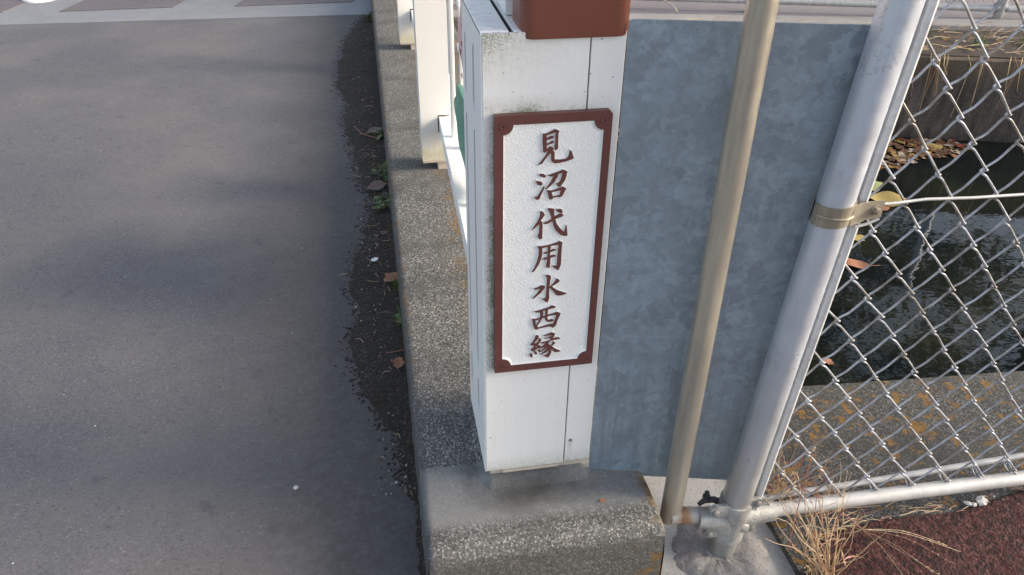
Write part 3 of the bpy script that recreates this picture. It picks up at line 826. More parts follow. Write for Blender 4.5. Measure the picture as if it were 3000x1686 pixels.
# ------------------------------------------------------------------ name plate
CH = {"see":[[[[0.10597,0.83005],[0.11018,0.83002],[0.11384,0.83051],[0.12107,0.83416],[0.12778,0.8373],[0.131,0.83603],[0.1356,0.83331],[0.13344,0.82853],[0.13391,0.81532],[0.13423,0.80086],[0.13107,0.79743],[0.12913,0.79895],[0.12836,0.80458],[0.12919,0.81008],[0.12882,0.83153],[0.12021,0.82921],[0.11267,0.8266],[0.11299,0.82182],[0.11832,0.82341],[0.12061,0.82558],[0.12558,0.82435],[0.12539,0.82107],[0.11953,0.8195],[0.11325,0.81757],[0.11375,0.81114],[0.11769,0.81217],[0.12286,0.81555],[0.12499,0.81542],[0.1262,0.81441],[0.12577,0.81195],[0.11989,0.8101],[0.1136,0.80799],[0.11355,0.80188],[0.11542,0.80177],[0.12085,0.80588],[0.12659,0.80218],[0.12517,0.7978],[0.12827,0.79396],[0.12886,0.77981],[0.13994,0.77908],[0.14694,0.77965],[0.15067,0.78065],[0.15375,0.78386],[0.15538,0.78885],[0.15632,0.79667],[0.15971,0.79364],[0.16362,0.78151],[0.16266,0.7793],[0.15093,0.77551],[0.13858,0.77347],[0.12941,0.77294],[0.12497,0.77609],[0.12321,0.77961],[0.12279,0.79038],[0.1216,0.79354],[0.1185,0.79065],[0.11236,0.78259],[0.10676,0.77388],[0.0972,0.77025],[0.105,0.77854],[0.11012,0.78556],[0.11417,0.79206],[0.11637,0.79752],[0.11395,0.79823],[0.1127,0.79579],[0.10982,0.7943],[0.10785,0.7975],[0.10614,0.81701]],[],0]],"marsh":[[[[0.10148,0.75201],[0.1037,0.75346],[0.10779,0.75366],[0.11148,0.75219],[0.11339,0.74962],[0.11349,0.74668],[0.11169,0.74608],[0.108,0.74731],[0.10382,0.7498]],[],0],[[[0.09658,0.74054],[0.10003,0.73941],[0.10509,0.73846],[0.10744,0.73632],[0.10823,0.7333],[0.10671,0.7307],[0.10395,0.7309],[0.10023,0.73265],[0.09783,0.73652]],[],0],[[[0.11204,0.72907],[0.11218,0.72509],[0.11068,0.72172],[0.10767,0.71495],[0.10384,0.70468],[0.10251,0.70277],[0.09834,0.70258],[0.09548,0.70582],[0.09516,0.70887],[0.09842,0.70787],[0.1022,0.71285],[0.10745,0.72196],[0.11004,0.72723]],[],0],[[[0.11749,0.74982],[0.12742,0.75278],[0.13959,0.75681],[0.14542,0.75932],[0.1501,0.7573],[0.15439,0.75409],[0.1527,0.75128],[0.15207,0.74544],[0.1501,0.7387],[0.14624,0.73255],[0.14237,0.72637],[0.1387,0.72564],[0.13627,0.72831],[0.13466,0.73338],[0.13789,0.73339],[0.14098,0.73638],[0.14344,0.74311],[0.1447,0.75037],[0.14481,0.75304],[0.13707,0.75187],[0.13637,0.74704],[0.13254,0.73994],[0.13086,0.73612],[0.12288,0.72828],[0.11528,0.72213],[0.11431,0.72344],[0.11829,0.72812],[0.12352,0.73566],[0.12773,0.74519],[0.12833,0.74735],[0.12213,0.74803]],[],0],[[[0.11723,0.71899],[0.1195,0.72007],[0.12417,0.71898],[0.12878,0.71939],[0.1402,0.72304],[0.14657,0.72557],[0.15329,0.72108],[0.15071,0.71677],[0.14825,0.70991],[0.14519,0.70559],[0.1415,0.70461],[0.13539,0.70558],[0.12939,0.70426],[0.12765,0.70136],[0.12346,0.70117],[0.12171,0.70434],[0.11971,0.71455]],[[[0.12615,0.71558],[0.14341,0.71881],[0.14129,0.70917],[0.12882,0.70683]]],0]],"era":[[[[0.10567,0.67716],[0.10846,0.67771],[0.11181,0.67564],[0.11505,0.66995],[0.11303,0.66726],[0.10767,0.65805],[0.11014,0.65471],[0.11141,0.64487],[0.11126,0.62036],[0.10988,0.6186],[0.10603,0.6192],[0.10273,0.62593],[0.10516,0.63213],[0.10597,0.65217],[0.10136,0.64835],[0.09537,0.64252],[0.09005,0.63794],[0.09435,0.64524],[0.10113,0.65624],[0.10509,0.6653],[0.10627,0.67298]],[],0],[[[0.12003,0.68168],[0.12233,0.68304],[0.12799,0.68208],[0.13204,0.68073],[0.13236,0.67296],[0.13364,0.66481],[0.13803,0.66732],[0.14172,0.66936],[0.14739,0.66968],[0.15084,0.6668],[0.14909,0.66382],[0.13551,0.65969],[0.1378,0.65058],[0.14397,0.64054],[0.15306,0.63071],[0.1544,0.63273],[0.1567,0.64451],[0.15794,0.64362],[0.16043,0.62309],[0.15832,0.62166],[0.15348,0.62208],[0.14757,0.62474],[0.13851,0.63408],[0.13331,0.64409],[0.13045,0.65592],[0.12441,0.65274],[0.11881,0.65031],[0.11357,0.65127],[0.11325,0.65366],[0.11958,0.65524],[0.12816,0.66003],[0.12665,0.66823],[0.12403,0.67518]],[],0],[[[0.13584,0.67992],[0.14503,0.67971],[0.14749,0.67745],[0.14888,0.6732],[0.14731,0.67125],[0.14348,0.67233],[0.13814,0.67561]],[],0]],"use":[[[[0.10343,0.60188],[0.10555,0.60359],[0.11231,0.60272],[0.12768,0.60489],[0.14295,0.60952],[0.14504,0.6115],[0.15177,0.60738],[0.15072,0.60392],[0.15047,0.58304],[0.15061,0.55898],[0.14715,0.54799],[0.14477,0.54594],[0.13909,0.5516],[0.13297,0.55671],[0.1428,0.55719],[0.14311,0.5726],[0.14443,0.60339],[0.12875,0.60206],[0.1284,0.59223],[0.13438,0.59455],[0.14077,0.59276],[0.13552,0.59049],[0.12808,0.58813],[0.12814,0.58011],[0.13587,0.58189],[0.14187,0.57856],[0.12929,0.57555],[0.1293,0.56269],[0.12853,0.55714],[0.12698,0.55248],[0.1222,0.55548],[0.12163,0.55779],[0.12319,0.56887],[0.12352,0.57331],[0.11868,0.57209],[0.11324,0.57427],[0.11659,0.57618],[0.12359,0.57803],[0.12376,0.5866],[0.11869,0.58568],[0.11402,0.5876],[0.11713,0.58886],[0.1234,0.58994],[0.12373,0.6006],[0.11245,0.59861],[0.11205,0.58104],[0.10948,0.57016],[0.10492,0.55939],[0.09791,0.54764],[0.09281,0.54587],[0.09912,0.55713],[0.10362,0.57071],[0.10613,0.58435],[0.10623,0.59698]],[],0]],"water":[[[[0.12132,0.53638],[0.12427,0.53707],[0.12853,0.5364],[0.13186,0.53264],[0.13202,0.52868],[0.13059,0.5214],[0.12998,0.5095],[0.1317,0.50933],[0.13498,0.51299],[0.1425,0.52269],[0.14232,0.52691],[0.14688,0.52522],[0.15052,0.52039],[0.14723,0.51724],[0.13514,0.50898],[0.1383,0.50515],[0.14632,0.49879],[0.15606,0.49373],[0.16579,0.48993],[0.16286,0.4877],[0.15426,0.48579],[0.14686,0.48657],[0.14416,0.48888],[0.13863,0.49706],[0.13183,0.50581],[0.13009,0.50649],[0.12908,0.49905],[0.13018,0.48118],[0.1275,0.47174],[0.12443,0.47258],[0.11991,0.47819],[0.11413,0.48313],[0.12066,0.48168],[0.12358,0.48443],[0.12425,0.50207],[0.12454,0.52942],[0.12181,0.53461]],[],0],[[[0.09821,0.50725],[0.10518,0.50953],[0.11317,0.51321],[0.11831,0.51269],[0.1214,0.50988],[0.11898,0.50562],[0.11327,0.49665],[0.10575,0.48986],[0.09989,0.48438],[0.09647,0.48373],[0.0981,0.48711],[0.10435,0.49405],[0.10968,0.50206],[0.11167,0.50687],[0.10743,0.5058],[0.10234,0.50432],[0.09975,0.50559]],[],0]],"west":[[[[0.10078,0.45234],[0.11549,0.45515],[0.13098,0.45959],[0.13538,0.46302],[0.14078,0.46195],[0.14462,0.45884],[0.14306,0.45681],[0.12911,0.4544],[0.12878,0.44111],[0.14274,0.44452],[0.14723,0.44625],[0.15572,0.44234],[0.15354,0.43538],[0.14981,0.42529],[0.14741,0.41297],[0.14136,0.40707],[0.13702,0.41061],[0.13152,0.41175],[0.1128,0.40885],[0.10619,0.40632],[0.10321,0.40844],[0.09956,0.42045],[0.09715,0.43372],[0.0992,0.43448],[0.1046,0.43338],[0.1128,0.43594],[0.11389,0.44078],[0.11323,0.44876],[0.10455,0.44972]],[[[0.11848,0.45188],[0.1238,0.45301],[0.1242,0.44162],[0.12346,0.43922],[0.11935,0.43819],[0.11953,0.4451]],[[0.10367,0.4295],[0.1117,0.43134],[0.111,0.42717],[0.10628,0.41793],[0.10454,0.42089]],[[0.1092,0.41784],[0.11397,0.42483],[0.11823,0.43459],[0.12342,0.43426],[0.12466,0.42863],[0.12772,0.42428],[0.13529,0.42266],[0.14108,0.42427],[0.14183,0.42619],[0.14049,0.42835],[0.13668,0.42977],[0.13177,0.42758],[0.12874,0.43067],[0.12852,0.43667],[0.13675,0.43874],[0.14672,0.43887],[0.14502,0.42984],[0.1421,0.41963],[0.1401,0.41734],[0.13464,0.41796],[0.11022,0.41142],[0.10781,0.41548]]],0]],"edge":[[[[0.10538,0.391],[0.10744,0.39276],[0.1103,0.39128],[0.11179,0.38852],[0.11097,0.3846],[0.10688,0.37932],[0.10306,0.37255],[0.10665,0.37095],[0.11121,0.37649],[0.11269,0.38209],[0.11475,0.38386],[0.11695,0.38158],[0.11731,0.3775],[0.11326,0.37103],[0.11053,0.36729],[0.11151,0.36629],[0.11486,0.36531],[0.11761,0.36059],[0.11461,0.35803],[0.10986,0.35802],[0.10431,0.35284],[0.09961,0.35077],[0.09641,0.35557],[0.09659,0.35789],[0.10076,0.36148],[0.10392,0.36692],[0.10061,0.36703],[0.09612,0.36729],[0.09508,0.37119],[0.09853,0.37454],[0.10347,0.38376]],[[[0.10623,0.36052],[0.1106,0.36495],[0.11093,0.36199]]],0.0004],[[[0.0946,0.34548],[0.09574,0.34711],[0.09839,0.3459],[0.09993,0.34127],[0.10006,0.33651],[0.09818,0.33526],[0.09572,0.33824],[0.09443,0.34255]],[],0],[[[0.10303,0.35034],[0.10539,0.35093],[0.10831,0.3485],[0.10935,0.34542],[0.10896,0.34251],[0.10658,0.34222],[0.10435,0.34545]],[],0],[[[0.11098,0.35494],[0.11432,0.35453],[0.11701,0.35214],[0.11712,0.34859],[0.1155,0.34702],[0.11256,0.34975]],[],0],[[[0.12216,0.39016],[0.13149,0.39279],[0.13914,0.3959],[0.14616,0.39164],[0.1445,0.38609],[0.14236,0.38057],[0.14429,0.37976],[0.14848,0.38158],[0.15467,0.38113],[0.15739,0.37878],[0.15582,0.37665],[0.14162,0.37545],[0.13735,0.37538],[0.13241,0.36783],[0.13886,0.36092],[0.14144,0.36791],[0.14199,0.37192],[0.14462,0.3716],[0.1479,0.36713],[0.14034,0.35957],[0.14482,0.3552],[0.15224,0.34958],[0.16059,0.3456],[0.15637,0.34315],[0.15013,0.34274],[0.14521,0.34572],[0.14064,0.35218],[0.13915,0.34113],[0.13653,0.33432],[0.13377,0.33109],[0.12887,0.33349],[0.12295,0.3384],[0.12965,0.33875],[0.13337,0.34185],[0.134,0.35064],[0.12845,0.34542],[0.12093,0.34162],[0.11475,0.34061],[0.12129,0.34513],[0.12728,0.35147],[0.13156,0.35858],[0.12714,0.3556],[0.11882,0.34779],[0.1176,0.34853],[0.12285,0.35554],[0.12695,0.3609],[0.1232,0.35931],[0.11899,0.35719],[0.11564,0.35789],[0.11934,0.36125],[0.12532,0.36694],[0.12688,0.36996],[0.12097,0.36921],[0.11475,0.37142],[0.11803,0.37236],[0.12746,0.37366],[0.13683,0.3766],[0.13709,0.38206],[0.12389,0.38104],[0.12314,0.38216],[0.13789,0.38572],[0.13919,0.3889],[0.12317,0.38832]],[],0]]}
sign = empty("name_plate", (.1257, -.007, .3027))
tag(sign, "white textured plate with raised brown Japanese characters in a brown frame, screwed to the pillar", "sign")
fx = lambda u, v, d: Vector((u, -d, v))
x0, x1, z0, z1 = .0208, .2307, .3027, .8662
SCR = [(.0362, .8468, 'tl'), (.2168, .8489, 'tr'), (.0366, .3187, 'bl'), (.2158, .3200, 'br')]
ix0, ix1, iz0, iz1 = .0352, .2172, .3182, .8500
def inner(grow=0.0):
    a0, a1, b0, b1 = ix0 - grow, ix1 + grow, iz0 - grow, iz1 + grow
    Rr = .0175 - grow
    P = []
    def arc(cx, cz, s, e, n=12):
        for k in range(n + 1):
            a = s + (e - s) * k / n; P.append((cx + Rr * math.cos(a), cz + Rr * math.sin(a)))
    # anticlockwise from bottom left, corners bite inwards
    arc(a0 + .001, b0 + .001, math.pi / 2, 0)
    arc(a1 - .001, b0 + .001, math.pi, math.pi / 2)
    arc(a1 - .001, b1 - .001, 3 * math.pi / 2, math.pi)
    arc(a0 + .001, b1 - .001, 0, -math.pi / 2)
    return P
bm = bmesh.new()
outer = [(x0, z0), (x1 - .001, z0), (x1, z0 + .001), (x1, z1 - .006), (x1 - .006, z1), (x0, z1)]
extrude(bm, outer, [inner()], fx, .0006, .0135, 0, 0)
# chamfered lip of white inside the frame
fr = mk("frame", bm, "brown", sign)
bm = bmesh.new()
ia, ib = inner(.001), inner(-.0022)
va = [bm.verts.new(fx(p[0], p[1], .0128)) for p in inner(-.0004)]; vb = [bm.verts.new(fx(p[0], p[1], .0089)) for p in ib]
for k in range(len(va)): bm.faces.new([va[k], va[(k + 1) % len(va)], vb[(k + 1) % len(vb)], vb[k]])
box(bm, (x0 + .004, -.009, z0 + .004), (x1 - .004, -.001, z1 - .004))
mk("panel", bm, "relief", sign)
for (sx, sz, _) in SCR:
    bm = bmesh.new()
    extrude(bm, circle(sx, sz, .0082, 28), [circle(sx, sz, .0068, 28)], fx, .0136, .0146, 0, 0)
    o = mk("screw", bm, "brown", sign)
    bm = bmesh.new(); extrude(bm, circle(sx, sz, .0066, 28), [circle(sx, sz, .0023, 6)], fx, .0132, .0143, 0, 0); 
    mk("screw_head", bm, "brown", o, smooth=False)
    bm = bmesh.new(); extrude(bm, circle(sx, sz, .0026, 6), [], fx, .0132, .01372, 0, 0)
    mk("hex_socket", bm, "black", o)
def fatten(l, hole, by=.00045):
    P = [Vector((p[0], p[1])) for p in l]; n = len(P)
    area = sum(P[i].x * P[(i + 1) % n].y - P[(i + 1) % n].x * P[i].y for i in range(n))
    sg = (1 if area > 0 else -1) * (-1 if hole else 1)
    Q = []
    for i in range(n):
        e1 = (P[i] - P[i - 1]).normalized(); e2 = (P[(i + 1) % n] - P[i]).normalized()
        m = Vector((e1.y, -e1.x)) + Vector((e2.y, -e2.x))
        if m.length < .5: Q.append(tuple(P[i])); continue
        Q.append(tuple(P[i] + m.normalized() * by * sg))
    return Q
def bevelside(bm, outer, holes, off):
    d1, d0 = .0136 + off, .0088
    loops = [outer] + holes
    # flared white walls under the brown face
    extrude(bm, outer, holes, fx, d1 - .0004, d1, 0, 0)
    for li, l in enumerate(loops):
        P = [Vector((p[0], p[1])) for p in l]
        area = sum(P[i].x * P[(i + 1) % len(P)].y - P[(i + 1) % len(P)].x * P[i].y for i in range(len(P)))
        sgn = 1 if (area > 0) else -1
        if li > 0: sgn = -sgn
        Q = []
        for i in range(len(P)):
            e1 = (P[i] - P[i - 1]); e2 = (P[(i + 1) % len(P)] - P[i])
            nn = Vector((e1.y, -e1.x)).normalized() + Vector((e2.y, -e2.x)).normalized()
            if nn.length < .3: nn = Vector((e2.y, -e2.x))
            Q.append(P[i] + nn.normalized() * .0006 * sgn)
        top = [bm.verts.new(fx(p.x, p.y, d1 - .0004)) for p in P]
        bot = [bm.verts.new(fx(q.x, q.y, d0)) for q in Q]
        for i in range(len(P)):
            j = (i + 1) % len(P)
            f = bm.faces.new([top[i], top[j], bot[j], bot[i]]); f.material_index = 1
for nm, polys in CH.items():
    bm = bmesh.new()
    for outer, holes, off in polys:
        bevelside(bm, fatten(outer, False), [fatten(h, True, .0003) for h in holes], off)
    mk("raised_character", bm, ["brown", "plain"], sign)

# ------------------------------------------------------------------ railing bays behind the pillar
def post(y, name="railing_post"):
    e = empty(name, (.05, y + .05, -.03))
    bm = bmesh.new()
    # box post with a square notch where the bottom rail enters
    w = .112
    extrude(bm, [(-.008, .012), (w, .012), (w, .136), (.061, .136), (.061, .208), (w, .208), (w, 1.03), (-.008, 1.03)], [], lambda u, v, d: Vector((u, d, v)), y + .11, y, 0, 0, True)
    mk("post_body", bm, "post", e)
    bm = bmesh.new(); box(bm, (-.006, y - .0015, .004), (w - .002, y + .10, .0115)); box(bm, (.055, y + .004, -.034), (.10, y + .09, .0035), .001)
    mk("foot", bm, "beige", e)
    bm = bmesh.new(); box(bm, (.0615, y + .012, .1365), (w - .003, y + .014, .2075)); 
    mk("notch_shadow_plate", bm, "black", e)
    bm = bmesh.new()
    for dy in (.028, .070):
        box(bm, (-.0095, y + dy, .05), (-.0082, y + dy + .012, 1.0), .0004)
    mk("side_rib", bm, "side", e)
    return e
posts = []
for i, y in enumerate((1.742, 3.476, 5.21)):
    posts.append(post(y))
labs = ["white railing post just behind the end pillar, its foot stained yellow", "second white railing post from the end pillar, cut off by the top edge", "farthest white railing post at the end of the bridge"]
for p_, l in zip(posts, labs): tag(p_, l, "post", "white railing posts along the kerb")

def rail(y0, y1, xa, xb, lab):
    bm = bmesh.new()
    v = []
    for (y, x) in ((y0, xa), (y1, xb)):
        for (dx, z) in ((0, .142), (.105, .142), (.105, .200), (0, .200)):
            v.append(bm.verts.new((x + dx, y, z)))
    for a in ((0, 1, 5, 4), (1, 2, 6, 5), (2, 3, 7, 6), (3, 0, 4, 7), (0, 3, 2, 1), (4, 5, 6, 7)): bm.faces.new([v[i] for i in a])
    bmesh.ops.bevel(bm, geom=bm.edges[:], offset=.0015, segments=1, affect='EDGES')
    o = mk("bottom_rail", bm, "top")
    tag(o, lab, "rail", "bottom rails of the railing")
    return o
rail(.263, 1.80, .042, .0665, "white bottom rail running from the end pillar into the notch of the first post")
rail(1.855, 3.53, .058, .0665, "white bottom rail between the two farther railing posts")
rail(3.60, 5.2, .058, .066, "white bottom rail beyond the second railing post")
# handrail above, out of the picture but part of the bridge
bm = bmesh.new(); rounded_prism(bm, .07, .15, .101, 5.4, 1.10, 1.15, .02, 5, .003)
hr = mk("handrail", bm, "brown2", smooth=True)
tag(hr, "reddish brown handrail running back from the pillar top along the bridge", "handrail")
BL = ["slim pale baluster standing on the rail beside the nearest white post", "slim pale baluster behind the green leaf ornament", "slim pale baluster just behind the end pillar", "slim pale baluster first beyond the nearest white post", "slim pale baluster midway between the two white posts", "slim pale baluster in front of the second white post", "slim pale baluster first beyond the second white post", "slim pale baluster farthest along the railing"]
bal_spots = [(.104, 1.53, .0095), (.112, .95, .0095), (.110, .55, .0095), (.112, 2.25, .0095), (.112, 2.8, .0095), (.112, 3.2, .0095), (.112, 4.0, .0095), (.112, 4.6, .0095)]
for k, (x, y, r_) in enumerate(bal_spots):
    bm = bmesh.new(); rounded_prism(bm, x - r_, x + r_, y - r_, y + r_, .2008, 1.10, .005, 3, .001)
    o = mk("baluster", bm, "side", smooth=True)
    tag(o, BL[k], "baluster", "slim balusters of the railing")
bm = bmesh.new(); box(bm, (.119, 1.40, .2008), (.178, 1.42, 1.10), .002)
o = mk("panel_mount", bm, "post")
tag(o, "cream flat upright that carries the painted blossom ornament behind the pillar", "panel mount")
# painted blossom and leaf relief mounted on the railing, seen edge on
dp = empty("decorative_panel", (.11, 1.1, .21))
tag(dp, "ornament with a pink blossom above a green leaf, seen edge-on behind the pillar", "ornament")
fo = lambda u, v, d: Vector((d, u, v))
def blob(cy, cz, ry, rz_, k, amp, n=64, ph=0):
    return [(cy + ry * math.cos(a) * (1 + amp * math.cos(k * a + ph)), cz + rz_ * math.sin(a) * (1 + amp * math.cos(k * a + ph))) for a in [2 * math.pi * i / n for i in range(n)]]
bm = bmesh.new(); extrude(bm, blob(1.10, .36, .33, .135, 7, .06), [], fo, .128, .112, 0, 0, True)
mk("leaf_backing", bm, "beige", dp)
bm = bmesh.new(); extrude(bm, blob(1.10, .365, .325, .13, 7, .07), [], fo, .1118, .099, 0, 0)
mk("green_leaf", bm, "greenp", dp)
bm = bmesh.new(); extrude(bm, blob(1.02, .66, .30, .16, 5, .10, ph=1), [], fo, .128, .108, 0, 0, True)
mk("pink_blossom", bm, "pinkp", dp)
for (a, b) in ((1.27, .60), (1.20, .70), (1.10, .56), (1.24, .53), (1.12, .66), (1.22, .64)):
    bm = bmesh.new(); extrude(bm, blob(a, b, .016, .007, 3, .2, 16), [], fo, .1075, .1062, 0, 0)
    mk("stamen_spot", bm, "maroon", dp)
for z in (.72, .57, .42, .27):
    bm = bmesh.new(); box(bm, (.110, 1.345, z), (.119, 1.40, z + .022), .003)
    mk("clip", bm, "side", dp)

# ------------------------------------------------------------------ galvanised sheet
P0s, P1s = Vector((.2485, -.001, 0)), Vector((.566, -.0752, 0))
dsh = (P1s - P0s).normalized(); nsh = Vector((dsh.y, -dsh.x, 0))
Ls = .62
def fs(u, v, d):
    u = u * (.335 + .075 * v) / .62
    p = P0s + dsh * u + nsh * d
    w_ = .0018 * math.sin(v * 3.1) * math.sin(u * 6)
    return Vector((p.x, p.y, v)) + nsh * w_
bm = bmesh.new()
NU, NV = 24, 40
rc = .012
def clampc(u, v):
    # rounded corners
    for (cu, cv, su, sv) in ((rc, -.045 + rc, -1, -1), (rc, 1.018 - rc, -1, 1)):
        if (u - cu) * su > 0 and (v - cv) * sv > 0:
            q = Vector((u - cu, v - cv)); l = max(abs(q.x), abs(q.y))
            if q.length > 0: q = q.normalized() * l; return cu + q.x, cv + q.y
    return u, v
us = sorted(set([0, .003, .006, .009, .012] + [.012 + (Ls - .012) * i / NU for i in range(NU + 1)]))
vs2 = sorted(set([-.045 + .003 * i for i in range(5)] + [-.033 + 1.039 * i / NV for i in range(NV + 1)] + [1.006 + .003 * i for i in range(5)]))
G = {}
for side, d in (('f', .0008), ('b', -.0008)):
    g = [[bm.verts.new(fs(*clampc(u, v), d)) for u in us] for v in vs2]
    for j in range(len(vs2) - 1):
        for i in range(len(us) - 1):
            q = [g[j][i], g[j][i + 1], g[j + 1][i + 1], g[j + 1][i]]
            bm.faces.new(q if side == 'f' else q[::-1])
    G[side] = g
def rim(a, b):
    for i in range(len(a) - 1): bm.faces.new([a[i], a[i + 1], b[i + 1], b[i]])
rim(G['f'][0], G['b'][0]); rim(G['f'][-1], G['b'][-1])
rim([r[0] for r in G['f']], [r[0] for r in G['b']]); rim([r[-1] for r in G['f']], [r[-1] for r in G['b']])
sh = mk("metal_sheet", bm, "sheet", smooth=True)
tag(sh, "blue-grey galvanised steel sheet closing the gap between the pillar and the fence post", "metal sheet")

# ------------------------------------------------------------------ tan pipe
tp = empty("tan_pipe", (.424, -.10, -.10))
tag(tp, "slim tan weathered pipe standing upright in front of the metal sheet", "pipe")
TX, TY, TR = .4265, -.105, .0245
bm = bmesh.new(); tube(bm, [(TX, TY, -.118), (TX, TY, .4), (TX, TY, 1.6)], TR, 40)
bmesh.ops.bevel(bm, geom=[e for e in bm.edges if all(v.co.z < -.11 for v in e.verts)], offset=.002, segments=2, affect='EDGES')
mk("upright", bm, "tan", tp, smooth=True)
bm = bmesh.new(); tube(bm, [(TX - .004, -.114, -.098), (.452, -.118, -.098), (.500, -.124, -.103)], .0200, 32)
tube(bm, [(.4495, -.1175, -.098), (.4525, -.1180, -.098)], .0212, 32)
mk("stub_pipe", bm, "stub", tp, smooth=True)

# ------------------------------------------------------------------ chain link fence
fe = empty("chain_link_fence", (.562, -.13, -.21))
tag(fe, "silver chain-link fence with its leaning grey end post, bottom pipe and mesh along the canal", "fence")
ax = lambda z: .572 + .0665 * (z + .055)
FY = -.13
GR = .0330
bm = bmesh.new(); tube(bm, [(ax(-.23), FY, -.23), (ax(.2), FY, .2), (ax(.7), FY, .7), (ax(1.6), FY, 1.6)], GR, 56)
mk("end_post", bm, "grey", fe, smooth=True)
# stretcher channel beside the post
bm = bmesh.new()
prof = [(0, .009), (.0065, .011), (.0068, .0035), (.0105, -.001), (.0165, -.0035), (.0215, -.001), (.0235, .0045), (.0240, .0115), (.0300, .0115), (.0300, .0145), (0, .0145)]
prev = None
for z in [-.10 + .1 * i for i in range(17)]:
    cur = [bm.verts.new((ax(z) + GR + .0015 + p[0], FY - .012 + p[1], z)) for p in prof]
    if prev:
        for k in range(len(prof)): bm.faces.new([prev[k], prev[(k + 1) % len(prof)], cur[(k + 1) % len(prof)], cur[k]])
    prev = cur
mk("stretcher_bar", bm, "chan", fe, smooth=True)
# mesh
bm = bmesh.new()
def K(m, i): return (.724 + .04675 * m - .0038 * (i - (0)), .754 - .0525 * i)
rad = .0023
def catmull(P, sub=3):
    out = []
    for i in range(len(P) - 1):
        p0, p1, p2, p3 = P[max(0, i - 1)], P[i], P[i + 1], P[min(len(P) - 1, i + 2)]
        for s in range(sub):
            t = s / sub
            out.append(.5 * ((2 * p1) + (p2 - p0) * t + (2 * p0 - 5 * p1 + 4 * p2 - p3) * t * t + (3 * p1 - p0 - 3 * p2 + p3) * t ** 3))
    out.append(P[-1]); return out
IMIN, IMAX = -13, 16
rng = random.Random(3)
for m in range(-1, 26):
    pts = []
    start = IMIN if (IMIN % 2 == m % 2) else IMIN + 1
    wj = rng.uniform(-.0012, .0012)
    i = start
    first = True
    while i <= IMAX:
        left = (i - start) % 2 == 0
        mm = m if left else m + 1
        x, z = K(mm, i)
        x += rng.uniform(-.0016, .0016) + .006 * nz(x, z, 1, 4); z += rng.uniform(-.0016, .0016) + .006 * nz(x, z, 9, 4)
        if left:
            e = -.0042
            # arriving on the back "/", leaving on the front "\"
            pts += [Vector((x + .006, FY + .0052, z + .0075)), Vector((x + e * .7, FY + .0045, z + .0012)), Vector((x + e, FY - .0002, z - .0015)), Vector((x + e * .3, FY - .0045, z - .0040)), Vector((x + .007, FY - .0048, z - .0100))]
        else:
            e = .0042
            pts += [Vector((x - .007, FY - .0048, z + .0100)), Vector((x - e * .3 * -1 * -1, FY - .0045, z + .0040)), Vector((x + e, FY - .0002, z + .0015)), Vector((x + e * .7, FY + .0045, z - .0020)), Vector((x - .006, FY + .0052, z - .0085))]
            # sagging middle of the back leg
            nx_, nz_ = K(m, i + 1)
            if i + 1 <= IMAX: pts.append(Vector(((x + nx_) / 2 - .0012, FY + .0056, (z + nz_) / 2 - .0052 + wj)))
        i += 1
    # hide what would lie left of the stretcher bar
    P = catmull(pts, 3)
    run = []
    segs = []
    for p in P:
        if p.x > ax(p.z) + GR + .004: run.append(p)
        else:
            if len(run) > 3: segs.append(run)
            run = []
    if len(run) > 3: segs.append(run)
    for sgm in segs: tube(bm, sgm, rad, 7)
    # bottom end hooked round the lower bar
    x, z = P[-1].x, P[-1].z
    if x > .66: tube(bm, [P[-1], Vector((x + .002, FY + .004, z - .006)), Vector((x + .004, FY + .018, z - .006)), Vector((x + .001, FY + .033, z + .006)), Vector((x - .002, FY + .020, z + .013))], rad, 6)
mk("wire_mesh", bm, "wire", fe, smooth=True)
# lower bars
bm = bmesh.new(); tube(bm, [(.645, -.133, -.106), (.70, -.133, -.104), (1.0, -.134, -.1065), (1.353, -.135, -.111), (2.6, -.150, -.112)], .0178, 28)
mk("bottom_pipe", bm, "pipe", fe, smooth=True)
bm = bmesh.new(); tube(bm, [(.615, -.105, -.094), (.712, -.106, -.090), (1.0, -.107, -.0775), (1.348, -.108, -.060), (2.6, -.112, -.050)], .0075, 16)
mk("lower_rod", bm, "pipe", fe, smooth=True)
bm = bmesh.new(); tube(bm, [(.694, -.142, .711), (.74, -.1385, .709), (.80, -.138, .712), (.90, -.138, .7075), (1.0, -.138, .7065), (1.15, -.138, .706), (2.6, -.138, .69)], .0030, 10)
tube(bm, [(.662, -.15, .672), (.685, -.15, .677), (.706, -.15, .686)], .0028, 8)
mk("tension_wire", bm, "pipe", fe, smooth=True)
bm = bmesh.new(); tube(bm, [(2.6, FY, -.2), (2.6, FY, 1.6)], GR, 24)
mk("post", bm, "grey", fe, smooth=True)
bm = bmesh.new(); tube(bm, [(ax(1.53), FY, 1.53), (2.6, FY, 1.53)], .02, 16)
mk("top_pipe", bm, "pipe", fe, smooth=True)
